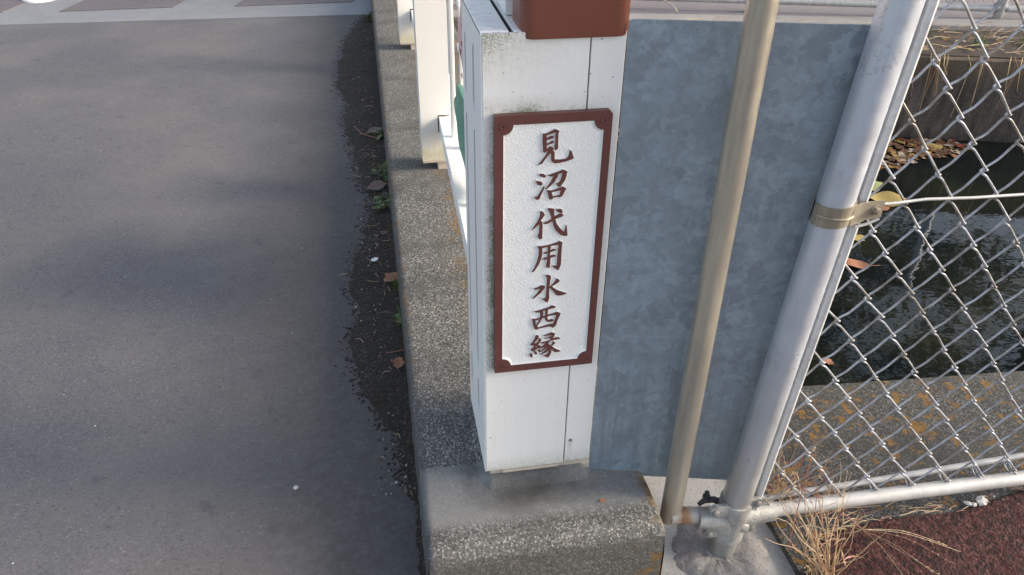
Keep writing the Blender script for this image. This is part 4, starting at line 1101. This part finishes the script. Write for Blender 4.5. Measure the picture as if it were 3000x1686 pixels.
# band clamp on the post
bm = bmesh.new()
zc = .702
def bandring(zlo, zhi, rr, a0, a1, n=40):
    top, bot, ti, bi = [], [], [], []
    for k in range(n + 1):
        a = a0 + (a1 - a0) * k / n
        c, s = math.cos(a), math.sin(a)
        tilt = .004 * c
        for lst, z_, r_ in ((top, zhi, rr), (bot, zlo, rr), (ti, zhi, rr - .0022), (bi, zlo, rr - .0022)):
            lst.append(bm.verts.new((ax(z_) + r_ * c, FY + r_ * s, z_ + tilt)))
    for k in range(n):
        bm.faces.new([top[k], top[k + 1], bot[k + 1], bot[k]]); bm.faces.new([ti[k], ti[k + 1], top[k + 1], top[k]])
        bm.faces.new([bot[k], bot[k + 1], bi[k + 1], bi[k]])
bandring(zc - .021, zc + .019, GR + .0032, -math.pi * 1.02, math.pi * .9)
tube(bm, [(ax(zc) + (GR + .0042) * math.cos(a), FY + (GR + .0042) * math.sin(a), zc - .003) for a in [-math.pi * .92 + k * math.pi * .82 / 24 for k in range(25)]], .0022, 8)
ox = ax(zc) + GR
ear = bmesh.new()
pr = [(-.012, -.030), (-.002, -.0262), (.010, -.0235), (.022, -.0225), (.052, -.0225)]
for th in (0,):
    f_ = []
    for (u, v) in pr:
        zt = zc + .0195 - .002 * (u > .04); zb = zc - .0215 + .004 * (u > .02)
        f_.append((ear.verts.new((ox + u, FY + v, zt + .08 * max(0, u))), ear.verts.new((ox + u, FY + v, zb + .10 * max(0, u))), ear.verts.new((ox + u, FY + v + .0025, zt + .08 * max(0, u))), ear.verts.new((ox + u, FY + v + .0025, zb + .10 * max(0, u)))))
    for a, b in zip(f_, f_[1:]):
        for (i, j) in ((0, 1), (1, 3), (3, 2), (2, 0)): ear.faces.new([a[i], a[j], b[j], b[i]])
    ear.faces.new([f_[-1][0], f_[-1][1], f_[-1][3], f_[-1][2]])
merge(bm, ear)
bd = mk("band_clamp", bm, "band", fe, smooth=True)
bm = bmesh.new()
tube(bm, [(ox + .038, FY - .0225, zc + .0035), (ox + .038, FY - .0245, zc + .0035)], .0105, 24)
tube(bm, [(ox + .038, FY - .0245, zc + .0035), (ox + .038, FY - .0310, zc + .0035)], .0072, 6)
tube(bm, [(ox + .038, FY - .0310, zc + .0035), (ox + .038, FY - .0345, zc + .0035)], .0042, 12)
mk("bolt", bm, "band", bd)
# cast corner clamp at the foot of the post
bm = bmesh.new()
def vpipe(z0, z1, r0, r1, n=6, s=40):
    tube(bm, [(ax(z0 + (z1 - z0) * k / n), FY, z0 + (z1 - z0) * k / n) for k in range(n + 1)], [r0 + (r1 - r0) * k / n for k in range(n + 1)], s)
vpipe(-.168, -.052, .0395, .0375)
tube(bm, [(.566, -.137, -.108), (.520, -.132, -.108), (.500, -.129, -.106), (.484, -.127, -.104)], [.030, .029, .0265, .0262], 36)
tube(bm, [(.556, -.134, -.110), (.615, -.134, -.108), (.650, -.133, -.107), (.672, -.133, -.106)], [.031, .028, .0245, .0240], 36)
# blending shoulders
tube(bm, [(.530, -.146, -.135), (.5475, -.150, -.120), (.56, -.152, -.105)], [.012, .018, .014], 20)
tube(bm, [(.600, -.146, -.135), (.588, -.152, -.118), (.57, -.152, -.105)], [.012, .018, .014], 20)
def flange(cx, cz, r, y, th, ang, ln):
    P = circle(0, 0, r, 20, -math.pi / 2, math.pi / 2)
    P = [(ln * .0 + p[0] + ln, p[1]) for p in P] + [(-.004, r * 1.15), (-.004, -r * 1.15)]
    ca, sa = math.cos(ang), math.sin(ang)
    Q = [(cx + p[0] * ca - p[1] * sa, cz + p[0] * sa + p[1] * ca) for p in P]
    extrude(bm, Q, [], lambda u, v, d: Vector((u, d, v)), y + th, y, 0, 0, True)
flange(.540, -.062, .0150, -.156, .012, math.radians(170), .026)
flange(.535, -.128, .0150, -.156, .012, math.radians(186), .026)
flange(.594, -.055, .0150, -.152, .012, math.radians(12), .020)
flange(.590, -.133, .0150, -.152, .012, math.radians(-6), .022)
for v in bm.verts: v.co += Vector((fbm(v.co.x, v.co.z, 1, 60), fbm(v.co.y, v.co.x, 2, 60), fbm(v.co.z, v.co.y, 3, 60))) * .0008
cl = mk("pipe_clamp", bm, "cast", fe, smooth=True)
for (x, z, y) in ((.510, -.058, -.158), (.506, -.131, -.158), (.614, -.051, -.153), (.613, -.134, -.153)):
    bm = bmesh.new()
    tube(bm, [(x, y, z), (x, y - .002, z), (x, y - .0040, z), (x, y - .0050, z)], [.0092, .0090, .0070, .0035], 20)
    mk("bolt", bm, "boltm", cl, smooth=True)
bm = bmesh.new()
# rear half of the clamp: dark lug with a bolt end
tube(bm, [(.550, -.118, -.078), (.528, -.108, -.070), (.506, -.104, -.074), (.494, -.104, -.086)], [.009, .008, .007, .005], 14)
tube(bm, [(.510, -.104, -.074), (.5095, -.104, -.046)], .0058, 12)
tube(bm, [(.510, -.104, -.066), (.510, -.104, -.056)], .0092, 6)
mk("rear_lug", bm, "lug", cl, smooth=True)

# ------------------------------------------------------------------ far fence
ff = empty("far_fence", (3, 4.3, -.12))
tag(ff, "pale chain-link fence on low pipe rail along the far bank of the canal", "fence")
FL = lambda x: 4.598 - .249 * (x - 1.925)
bm = bmesh.new(); tube(bm, [(.35, FL(.35), -.03), (3, FL(3), -.035), (4.5, FL(4.5), -.045), (9, FL(9), -.05)], .024, 16)
mk("bottom_pipe", bm, "pipe", ff, smooth=True)
bm = bmesh.new(); tube(bm, [(.35, FL(.35), 1.05), (9, FL(9), 1.05)], .022, 12)
mk("top_pipe", bm, "pipe", ff, smooth=True)
for x in (.45, 2.68, 4.43, 6.2, 7.9):
    bm = bmesh.new(); tube(bm, [(x, FL(x), -.20), (x, FL(x), 1.1)], .036, 20)
    tube(bm, [(x - .045, FL(x) + .01, -.035), (x + .045, FL(x) - .012, -.035)], .032, 14)
    mk("post", bm, "grey", ff, smooth=True)
bm = bmesh.new()
dl = Vector((1, -.249, 0)).normalized()
hp = .033
nW = int(6.4 / hp)
for mI in range(nW):
    pts = []
    for i in range(0, 32):
        c = mI + ((i + mI) % 2)
        s_ = .35 + hp * c
        b = Vector((s_, FL(s_), -.01 + i * .0345)) + Vector((.1, .4, 0)) * (.006 if i % 2 else -.006)
        pts.append(b)
    tube(bm, pts, .0018, 3, False)
mk("wire_mesh", bm, "wire", ff)
bm = bmesh.new()
pts = [(2.02, 4.575, .02), (1.985, 4.55, -.005), (1.99, 4.53, -.03), (2.06, 4.46, -.06), (2.09, 4.42, -.10)]
tube(bm, pts, .006, 8)
o = mk("dry_twig", bm, "beige"); tag(o, "short pale dry twig hooked over the far fence rail", "twig")

# ------------------------------------------------------------------ bollards at the far road edge
for (x, y, lab) in ((-2.74, 5.70, "left-hand brown bollard on a white base at the far road edge"), (-1.50, 5.66, "right-hand brown bollard on a white base at the far road edge")):
    e = empty("bollard", (x, y, RZ)); tag(e, lab, "bollard", "bollards at the far road edge")
    bm = bmesh.new(); tube(bm, [(x, y, RZ), (x, y, RZ + .018), (x, y, RZ + .05), (x, y, RZ + .062)], [.125, .122, .085, .07], 32)
    mk("base", bm, "plain", e, smooth=True)
    bm = bmesh.new(); tube(bm, [(x, y, RZ + .06), (x, y, RZ + .68), (x, y, RZ + .70)], [.052, .052, .04], 24)
    mk("pole", bm, "tan", e, smooth=True)

# ------------------------------------------------------------------ plants and litter
def blade(bm, base, d, h, w, bend, n=7, curl=0):
    """thin double-tapered blade, a strip folded down its middle so it has thickness"""
    d = Vector(d).normalized(); side = Vector((-d.y, d.x, 0)).normalized()
    pts = []
    for i in range(n + 1):
        t = i / n
        p = Vector(base) + Vector((0, 0, h * (t - curl * t * t))) + d * bend * t * t
        ww = w * (1 - t) ** .7 * .5 + w * .02
        pts.append((bm.verts.new(p - side * ww), bm.verts.new(p + Vector((0, 0, .0)) + d * ww * .5), bm.verts.new(p + side * ww)))
    for a, b in zip(pts, pts[1:]):
        bm.faces.new([a[0], a[1], b[1], b[0]]); bm.faces.new([a[1], a[2], b[2], b[1]])

def leaf_mesh(bm, c, size, rot, tilt=(0, 0), lobes=0, curl=.25, rng=random):
    """flat-ish curled leaf"""
    n = 14
    cr, sr = math.cos(rot), math.sin(rot)
    def P(u, v):
        x = u * size; y = v * size
        z = curl * size * (v * v * 1.2 + .35 * u * u) + x * tilt[0] + y * tilt[1] + .03 * size * math.sin(9 * u + 4 * v)
        return Vector((c[0] + x * cr - y * sr, c[1] + x * sr + y * cr, c[2] + z))
    mid = [bm.verts.new(P(-.5 + i / n, 0)) for i in range(n + 1)]
    L, Rr = [], []
    for i in range(n + 1):
        u = -.5 + i / n; t = i / n
        w = .30 * math.sin(math.pi * min(1, t * 1.05)) ** .8
        if lobes: w *= .72 + .5 * abs(math.sin(math.pi * t * lobes))
        w = max(w, .006)
        L.append(bm.verts.new(P(u + (.05 if lobes else 0) * w, w))); Rr.append(bm.verts.new(P(u, -w)))
    for i in range(n):
        bm.faces.new([mid[i], mid[i + 1], L[i + 1], L[i]]); bm.faces.new([mid[i + 1], mid[i], Rr[i], Rr[i + 1]])

def litter(name, mat, c, size, rot, lab, cat, group=None, lobes=0, tilt=(0, 0), curl=.25):
    bm = bmesh.new(); leaf_mesh(bm, c, size, rot, tilt, lobes, curl)
    tube(bm, [Vector(c) + Vector((-math.cos(rot) * size * .5, -math.sin(rot) * size * .5, curl * size * .12)), Vector(c) + Vector((-math.cos(rot + .2) * size * .85, -math.sin(rot + .2) * size * .85, .003))], size * .012, 5)
    o = mk(name, bm, mat, smooth=True)
    return tag(o, lab, cat, group)

g = "dead leaves in the gutter"
litter("dry_leaf", "leafbrown", (-.195, 2.53, -.150), .10, .6, "grey-brown curled leaf in the gutter beside the kerb, farthest of the dead leaves", "leaf", g, 0)
litter("dry_leaf", "leafbrown", (-.205, 1.87, -.148), .10, .35, "grey-brown folded leaf in the gutter beside the upper green weeds", "leaf", g, 0, (.1, .2), .5)
litter("dry_leaf", "leafred", (-.175, 1.12, -.150), .085, .9, "dark red-brown leaf in the gutter near the white fleck", "leaf", g, 3)
litter("dry_leaf", "leafred", (-.178, .620, -.146), .055, 1.4, "small orange-brown crumpled leaf in the gutter left of the sign", "leaf", g, 3, (.1, .1), .8)
litter("dry_leaf", "leafred", (.255, -.105, -.027), .017, .4, "tiny red-brown leaf scrap on top of the end block of the kerb", "leaf", None, 0, (0, 0), .6)

def weed(name, c, n, spread, h, mat, lab, broad=0, seed=1, group="green weeds in the gutter"):
    rr = random.Random(seed)
    bm = bmesh.new()
    for i in range(n):
        a = rr.uniform(0, 2 * math.pi); d = (math.cos(a), math.sin(a), 0)
        b = (c[0] + rr.uniform(-spread, spread) * .3, c[1] + rr.uniform(-spread, spread) * .6, c[2])
        blade(bm, b, d, h * rr.uniform(.4, 1.1), .004 * rr.uniform(.7, 1.5), rr.uniform(.2, 1) * spread, 6, rr.uniform(0, .5))
    for i in range(broad):
        a = rr.uniform(0, 2 * math.pi)
        leaf_mesh(bm, (c[0] + math.cos(a) * rr.uniform(.0, spread) * .6, c[1] + math.sin(a) * rr.uniform(0, spread), c[2] + rr.uniform(.004, h * .6)), rr.uniform(.018, .042), a, (rr.uniform(-.5, .5), rr.uniform(-.4, .4)), 2 if rr.random() < .5 else 0, .3)
    o = mk(name, bm, mat, smooth=False)
    return tag(o, lab, "weed", group)
weed("gutter_weed", (-.168, 4.72, -.16), 60, .09, .07, "weed", "green weed tuft by the kerb farthest away, near the concrete strip", 14, 2)
weed("gutter_weed", (-.167, 2.46, -.16), 30, .06, .045, "weed", "small bright green weed beside the kerb next to the farthest dead leaf", 26, 3)
weed("gutter_weed", (-.170, 2.02, -.16), 26, .10, .035, "weed", "dull green straggling weed beside the kerb in front of the second post", 34, 4)
weed("gutter_weed", (-.178, 1.70, -.16), 18, .08, .035, "weed", "yellow-green broad-leaved weed beside the kerb below the folded leaf", 30, 5)
weed("gutter_weed", (-.160, 1.06, -.16), 30, .05, .06, "grass", "thin grass blades leaning on the kerb left of the sign top", 0, 6)
weed("gutter_weed", (-.158, .86, -.16), 34, .05, .05, "grass", "low grass blades along the kerb left of the middle of the sign", 2, 8)

def litterstuff(name, mat, n, fn, lab, cat, seed):
    rr = random.Random(seed); bm = bmesh.new()
    for i in range(n): fn(bm, rr)
    o = mk(name, bm, mat); return tag(o, lab, cat, kind='stuff')
def grit(bm, p, s, rr):
    vs = []
    t = bmesh.new(); bmesh.ops.create_icosphere(t, subdivisions=1, radius=s)
    q = Matrix.Rotation(rr.uniform(0, 6), 3, 'Z')
    sc = (rr.uniform(.7, 1.3), rr.uniform(.6, 1.1), rr.uniform(.35, .7))
    for v in t.verts: v.co = q @ Vector((v.co.x * sc[0], v.co.y * sc[1], v.co.z * sc[2])) * rr.uniform(.85, 1.15) + Vector(p)
    merge(bm, t)
def gutter_pt(rr):
    y = rr.uniform(0, 1) ** 1.6 * 4.6 + .12
    wdt = .12 if y > .45 else .03
    if y < .55 and rr.random() < .7: y += rr.uniform(.4, 2)
    return (-.152 - abs(rr.gauss(0, .06)), y)
def g1(bm, rr):
    x, y = gutter_pt(rr); grit(bm, (x, y, RZ + .004), rr.choice((.0012, .0018, .0025, .004)), rr)
def crumb(bm, rr):
    x, y = L_[rr.randint(5, len(L_) - 60)]
    x -= abs(rr.gauss(0, .022)) - .004; y += rr.gauss(0, .01); s = rr.choice((.0015, .002, .003, .003, .0042, .0055))
    grit(bm, (x, y, RZ + .0002), s, rr)
litterstuff("dirt_crumbs", "dirt", 1900, crumb, "loose crumbs of dirt spilling from the gutter band onto the asphalt", "dirt", 27)
litterstuff("gutter_grit", "stone", 900, g1, "scattered small stones and grit in the gutter dirt", "grit", 11)
def g2(bm, rr):
    x = -.3 - rr.random() ** 1.2 * 3; y = rr.uniform(-.2, 3.5)
    grit(bm, (x, y, RZ + .0008), rr.choice((.0012, .0016, .0022, .003)), rr)
litterstuff("road_grit", "stone", 170, g2, "tiny pale chips scattered on the asphalt road", "grit", 12)
bm = bmesh.new(); grit(bm, (-.462, .183, RZ + .003), .0095, random.Random(4))
o = mk("pebble", bm, "stone"); tag(o, "single grey pebble lying on the asphalt near the bottom of the road", "pebble")
bm = bmesh.new(); leaf_mesh(bm, (-.233, 1.262, RZ + .014), .034, .5, (.1, .1), 2, .35)
o = mk("paper_scrap", bm, "plain"); tag(o, "small white crumpled scrap in the gutter dirt beside the kerb", "scrap")
for (xx, yy, s, rr0) in ((1.262, -.128, .016, 1), (1.222, -.131, .011, 2), (1.235, -.137, .007, 5)):
    bm = bmesh.new(); grit(bm, (xx, yy, -.186), s, random.Random(rr0))
    o = mk("pebble", bm, "stone"); tag(o, {1: "pale beige pebble at the edge of the red pavement below the bottom pipe", 2: "grey pebble just left of the pale one at the edge of the red pavement", 5: "smallest grey pebble at the edge of the red pavement, below the other two"}[rr0], "pebble", "pebbles at the red pavement edge")
def tw(bm, rr):
    x, y = gutter_pt(rr); a = rr.uniform(0, 6.28); l = rr.uniform(.008, .05) * (1 if y > .4 else .5)
    p = Vector((x, y, RZ + .007)); d = Vector((math.cos(a), math.sin(a), 0))
    q = p + d * l
    if q.x > -.152: q.x = -.152
    tube(bm, [p, (p + q) / 2 + Vector((0, 0, .004)) + Vector((-d.y, d.x, 0)) * rr.uniform(-.2, .2) * l, q], [.0009, .0008, .0004], 4)
litterstuff("straw_bits", "straw", 170, tw, "bits of straw and twig scattered in the gutter dirt", "plant litter", 13)
bm = bmesh.new(); tube(bm, [(-.215, .690, RZ + .012), (-.156, .693, RZ + .016)], .0013, 5); 
o = mk("dry_twig", bm, "straw"); tag(o, "straight pale straw lying across the gutter dirt left of the sign", "twig")
bm = bmesh.new()
tube(bm, [(-.300, 2.62, RZ + .01), (-.26, 2.50, RZ + .012), (-.19, 2.43, RZ + .016)], .002, 5)
tube(bm, [(-.26, 2.50, RZ + .012), (-.22, 2.50, RZ + .02), (-.19, 2.52, RZ + .02)], .0014, 5)
o = mk("dry_twig", bm, "straw"); tag(o, "forked pale twig in the gutter beside the farthest dead leaf", "twig")

# dry weeds at the foot of the fence
def stalk(bm, p, d, l, r0, wob, rr, n=10, tip=True, lift=1.0, sag=0.0):
    pts = []; p = Vector(p); d = Vector(d).normalized(); cur = p.copy(); dd = d.copy()
    for i in range(n + 1):
        pts.append(cur.copy())
        dd = (dd + Vector((rr.uniform(-1, 1), rr.uniform(-1, 1), rr.uniform(-1, 1) - sag)) * wob * 1.6).normalized()
        cur += dd * l / n
        if cur.z < -.186: cur.z = -.186
    tube(bm, pts, [r0 * (1 - .75 * i / n) for i in range(n + 1)], 5)
    return pts
def fuzz(bm, pts, rr, k=14, s=.006):
    for i in range(k):
        j = rr.randint(len(pts) // 3, len(pts) - 1); b = pts[j]
        dirv = (pts[j] - pts[j - 1]).normalized()
        e = b + dirv * s * rr.uniform(.6, 1.4) + Vector((rr.uniform(-1, 1), rr.uniform(-1, 1), rr.uniform(-1, 1))) * s * .45
        tube(bm, [b, e], [.0007, .0003], 3)
def ribbon(bm, p, d, l, w, rr, n=14, wind=2.0):
    p = Vector(p); d = Vector(d).normalized(); cur = p.copy(); dd = d.copy()
    axis = Vector((rr.uniform(-1, 1), rr.uniform(-1, 1), rr.uniform(-.5, .5))).normalized()
    pr_ = None
    for i in range(n + 1):
        t = i / n
        side = dd.cross(axis).normalized() * w * .5 * math.sin(math.pi * (.12 + .86 * t))
        a, b = bm.verts.new(cur + side), bm.verts.new(cur - side)
        if pr_: bm.faces.new([pr_[0], pr_[1], b, a])
        pr_ = (a, b)
        dd = (Matrix.Rotation(wind / n, 3, axis) @ dd).normalized()
        cur += dd * l / n
        if cur.z < -.188: cur.z = -.188
def dryweed(name, base, n, seed, lab, dirs, tall=.2, leaves=8):
    rr = random.Random(seed); bm = bmesh.new()
    for i in range(n):
        d = Vector(rr.choice(dirs)) + Vector((rr.uniform(-.3, .3), rr.uniform(-.3, .3), rr.uniform(-.2, .25)))
        b = (base[0] + rr.uniform(-.02, .02), base[1] + rr.uniform(-.02, .02), base[2])
        pts = stalk(bm, b, d, tall * rr.uniform(.35, 1.05), .0014 * rr.uniform(.7, 1.5), .12, rr, sag=.12)
        if rr.random() < .4: fuzz(bm, pts, rr, 18)
        if rr.random() < .5:
            j = rr.randint(3, 8); q = stalk(bm, pts[j], d + Vector((rr.uniform(-.8, .8), rr.uniform(-.8, .8), rr.uniform(-.5, .5))), tall * .35, .0009, .15, rr, 6)
    for i in range(leaves):
        a = rr.uniform(0, 6.28); z_ = rr.uniform(0, tall * .8)
        ribbon(bm, (base[0] + rr.uniform(-.03, .04), base[1] + rr.uniform(-.02, .02), base[2] + z_), (math.cos(a), math.sin(a), rr.uniform(-.3, .8)), rr.uniform(.03, .08), rr.uniform(.003, .006), rr, 14, rr.uniform(1, 6))
    o = mk(name, bm, "straw", smooth=False)
    return tag(o, lab, "dry weed", "dry weeds at the fence foot")
dryweed("dry_weed", (.742, -.285, -.19), 34, 21, "tallest clump of dry straw stalks beside the fence post at the pavement corner", [(-.12, .25, .9), (-.2, .3, .8), (-.05, .2, 1), (.05, .4, .5), (-.2, .35, .7), (-.22, .38, .9), (-.2, .30, 1.0), (-.16, .30, 1.0)], .33, 16)
dryweed("dry_weed", (.700, -.105, -.15), 34, 22, "tangled dry curled leaves and reddish stems caught in the bottom corner of the fence mesh", [(.2, .1, .8), (-.3, 0, .6), (.6, .1, .4), (.1, 0, 1), (-.1, .3, .6)], .21, 60)
dryweed("dry_weed", (.80, -.11, -.165), 12, 23, "thin dry stems threaded along the bottom pipe", [(.9, .1, .3), (-.8, .1, .4), (.4, .1, .7), (.9, -.1, 0)], .16, 10)
# a fallen seed head spreading over the red pavement
rr = random.Random(31); bm = bmesh.new()
stem = [Vector((.745, -.10, -.075)), Vector((.80, -.135, -.09)), Vector((.86, -.16, -.135)), Vector((.895, -.178, -.165))]
tube(bm, catmull(stem, 5), .0016, 5)
for (ex, ey) in ((1.02, -.325), (.985, -.34), (1.06, -.285), (1.10, -.262), (.95, -.36), (.93, -.31), (1.08, -.24), (1.00, -.30)):
    p = Vector((.895, -.178, -.165)); q = Vector((ex, ey, -.183)); mid_ = (p + q) / 2 + Vector((rr.uniform(-.01, .01), rr.uniform(-.01, .01), .016))
    pts = catmull([p, mid_, q], 8); tube(bm, pts, [.0011 - .0006 * i / len(pts) for i in range(len(pts))], 4); fuzz(bm, pts, rr, 34, .0045)
o = mk("seed_head", bm, "straw"); tag(o, "fallen dry grass seed head fanned out over the red pavement", "dry grass", None)
# single tall thin stem
bm = bmesh.new(); tube(bm, catmull([Vector((.700, -.19, -.19)), Vector((.705, -.175, -.08)), Vector((.712, -.16, .03)), Vector((.716, -.15, .105))], 6), .0011, 5)
tube(bm, [(.716, -.15, .10), (.719, -.152, .112)], [.0035, .002], 6)
o = mk("dry_grass_stalk", bm, "straw"); tag(o, "single straight pale dry stem rising in front of the fence mesh", "dry grass")
# edge litter between coping and red pavement
def el(bm, rr):
    k = rr.randint(5, len(ed) - 60) if rr.random() < .5 else rr.randint(20, 110)
    x, y = ed[k]
    if x > 1.6: return
    a = rr.uniform(-.6, .6); l = rr.uniform(.01, .055)
    p = Vector((x, y + rr.gauss(.004, .012), -.187)); d = Vector((math.cos(a), math.sin(a) * .5, 0))
    tube(bm, [p, p + d * l * .5 + Vector((0, 0, rr.uniform(0, .008))), p + d * l], [.0010, .0009, .0005], 4)
litterstuff("edge_straw", "straw", 150, el, "short bits of straw along the ragged edge of the red pavement", "plant litter", 14)
def eg(bm, rr):
    x, y = ed[rr.randint(0, len(ed) - 30)]
    if x > 1.8: return
    grit(bm, (x + rr.gauss(0, .01), y + rr.gauss(.006, .012), -.191), rr.choice((.0015, .0025, .004)), rr)
litterstuff("edge_grit", "stone", 170, eg, "small stones along the ragged edge of the red pavement", "grit", 15)

# soil strip plants on the far bank
def soil_y(x, t): return LW(x) + .03 + (LC(x) - LW(x)) * t
spots = [(3.47, .35, "bright grass tuft on the far bank nearest the fence post"), (3.86, .30, "bushy bright grass tuft on the far bank in the middle of the view"), (4.22, .40, "grass tuft on the far bank second from the right edge"), (4.42, .22, "grass tuft on the far bank at the right edge of the picture"), (3.66, .7, "thin upright grass on the far bank close to the coping")]
for i, (x, t, lab) in enumerate(spots):
    weed("grass_tuft", (x, soil_y(x, t), -.14), 34, .08, .13, "grass", lab, 0, 40 + i, "grass tufts on the far bank")
def ss(bm, rr):
    x = rr.uniform(1.8, 6); t = rr.random(); y = LW(x) - .01 + (LC(x) - LW(x)) * t * .95; a = rr.uniform(-1, 1); l = rr.uniform(.04, .22)
    p = Vector((x, y, -.13 + rr.uniform(0, .03))); d = Vector((math.cos(a), math.sin(a) * .4, rr.uniform(-.1, .25)))
    tube(bm, [p, p + d * l * .5 + Vector((0, 0, rr.uniform(0, .02))), p + d * l], [.002, .0018, .001], 3)
litterstuff("dead_grass", "straw", 330, ss, "mat of dead grass and twigs on the soil of the far bank", "dead grass", 16)
def hr_(bm, rr):
    x = rr.choice((3.45, 3.5, 3.95, 3.3, 4.3, 3.7)) + rr.gauss(0, .04); y = LW(x) - .012
    stalk(bm, (x, y, -.15), (rr.uniform(-.1, .1), -.02, -1), rr.uniform(.08, .42), .0022, .08, rr, 8) if False else tube(bm, [(x, y + .02, -.14), (x + rr.uniform(-.02, .02), y - .012, -.2), (x + rr.uniform(-.04, .04), y - .014, -.2 - rr.uniform(.05, .35))], [.0028, .0022, .0012], 4)
litterstuff("hanging_roots", "straw", 26, hr_, "thin dry roots hanging down the far canal wall", "roots", 17)
def sl(bm, rr):
    x = rr.uniform(1.8, 6); t = rr.random(); leaf_mesh(bm, (x, soil_y(x, t * .9), -.125), rr.uniform(.03, .06), rr.uniform(0, 6), (rr.uniform(-.3, .3), rr.uniform(-.3, .3)), 0, .3)
litterstuff("bank_leaves", "autumn", 130, sl, "fallen leaves scattered over the soil of the far bank", "leaf litter", 18)

# floating leaves
import itertools
def fl(bm, rr):
    while True:
        x = rr.uniform(1.4, 3.75); y = rr.uniform(1.9, LW(x) - .03)
        d = LW(x) - y
        lim = .62 - .20 * max(0, (x - 2.9)) * 2.4 - .1 * nz(x, y, 0, 5)
        if d < max(.06, lim) and rr.random() < 1.1 - d * .3: break
    leaf_mesh(bm, (x, y, -.7185 + rr.uniform(0, .010)), rr.uniform(.035, .085), rr.uniform(0, 6.28), (rr.uniform(-.12, .12), rr.uniform(-.12, .12)), rr.choice((0, 0, 2, 3)), .12)
litterstuff("floating_leaves", "autumn", 900, fl, "raft of brown, orange and yellow fallen leaves floating against the far canal wall", "leaf litter", 19)
g = "single leaves floating on the canal"
litter("floating_leaf", "leafyellow", (2.76, 2.42, -.712), .27, -.35, "large yellow floating leaf beside the clamp on the fence post", "leaf", g, 0, (0, .05), .15)
litter("floating_leaf", "leafgreen", (2.74, 2.62, -.712), .24, .25, "pale green floating leaf just above the large yellow one", "leaf", g, 3, (0, 0), .12)
litter("floating_leaf", "leafyellow", (2.33, 2.02, -.712), .10, .9, "small yellow floating leaf below the clamp on the fence post", "leaf", g, 2, (0, 0), .12)
litter("floating_leaf", "leafred", (2.66, 2.32, -.712), .09, .2, "small red-brown leaf under the large yellow one", "leaf", g, 0, (0, 0), .12)
litter("floating_leaf", "leafred", (2.16, 1.78, -.712), .15, 2.6, "reddish pointed leaf floating alone beside the fence post", "leaf", g, 0, (0, 0), .12)
litter("floating_leaf", "leafred", (1.62, 1.06, -.712), .06, 1.9, "tiny red-brown leaf floating alone near the coping", "leaf", g, 3, (0, 0), .12)
litter("floating_leaf", "leafyellow", (3.50, 3.10, -.712), .20, .3, "orange-yellow leaf at the right tip of the floating leaf raft", "leaf", g, 0, (0, 0), .12)

# trees beyond the far bank, seen mirrored in the canal
def tree_mesh(seed, H, nl, cr):
    rr = random.Random(seed)
    bt, bl = bmesh.new(), bmesh.new()
    tube(bt, [(0, 0, -.15), (.05, .02, H * .3), (-.05, .05, H * .6), (0, 0, H * .9)], [.2, .15, .1, .03], 10)
    tips = []
    for i in range(26):
        z = rr.uniform(.28, .88) * H; a = rr.uniform(0, 6.28); l = cr * rr.uniform(.5, 1) * (1.15 - z / H * .6)
        p = Vector((0, 0, z)); q = p + Vector((math.cos(a) * l, math.sin(a) * l, l * rr.uniform(.2, .7)))
        m_ = (p + q) / 2 + Vector((0, 0, .12))
        tube(bt, [p, m_, q], [.05, .03, .012], 5)
        tips += [m_, q, (m_ + q) / 2]
        for k in range(4):
            e = q + Vector((rr.uniform(-1, 1), rr.uniform(-1, 1), rr.uniform(-.5, 1))) * .5
            tube(bt, [m_.lerp(q, rr.random()), e], [.014, .005], 4); tips.append(e)
    for i in range(nl):
        c = rr.choice(tips) + Vector((rr.gauss(0, .26), rr.gauss(0, .26), rr.gauss(0, .22)))
        u = Vector((rr.uniform(-1, 1), rr.uniform(-1, 1), rr.uniform(-1, 1))).normalized(); v = u.orthogonal().normalized(); s = rr.uniform(.05, .10)
        bl.faces.new([bl.verts.new(c + u * s), bl.verts.new(c + v * s * .6), bl.verts.new(c - u * s), bl.verts.new(c - v * s * .6)])
    return bt, bl
proto = None
for i, (x, y, r_, s, lab) in enumerate(((3.2, 9.5, 0, 1.0, "leafy tree across the canal seen only as the leftmost reflection"), (6.6, 8.2, 1.3, .92, "leafy tree across the canal seen only as a reflection, second from left"), (9.6, 7.0, 2.7, 1.05, "leafy tree across the canal seen only as the rightmost reflection"), (5.2, 12.5, 4.0, 1.2, "taller leafy tree standing behind the others across the canal"))):
    if proto is None:
        e = empty("leafy_tree", (0, 0, 0)); bt, bl = tree_mesh(5, 8.5, 5500, 2.3)
        a = mk("trunk", bt, "bark", e, smooth=True); b = mk("crown", bl, "crown", e)
        proto = (e, a, b)
    else:
        e = proto[0].copy(); COL.objects.link(e)
        for c in proto[1:]:
            d = c.copy(); COL.objects.link(d); d.parent = e
    e.location = (x, y, -.12); e.rotation_euler = (0, 0, r_); e.scale = (s, s, s)
    tag(e, lab, "tree", "trees beyond the canal")
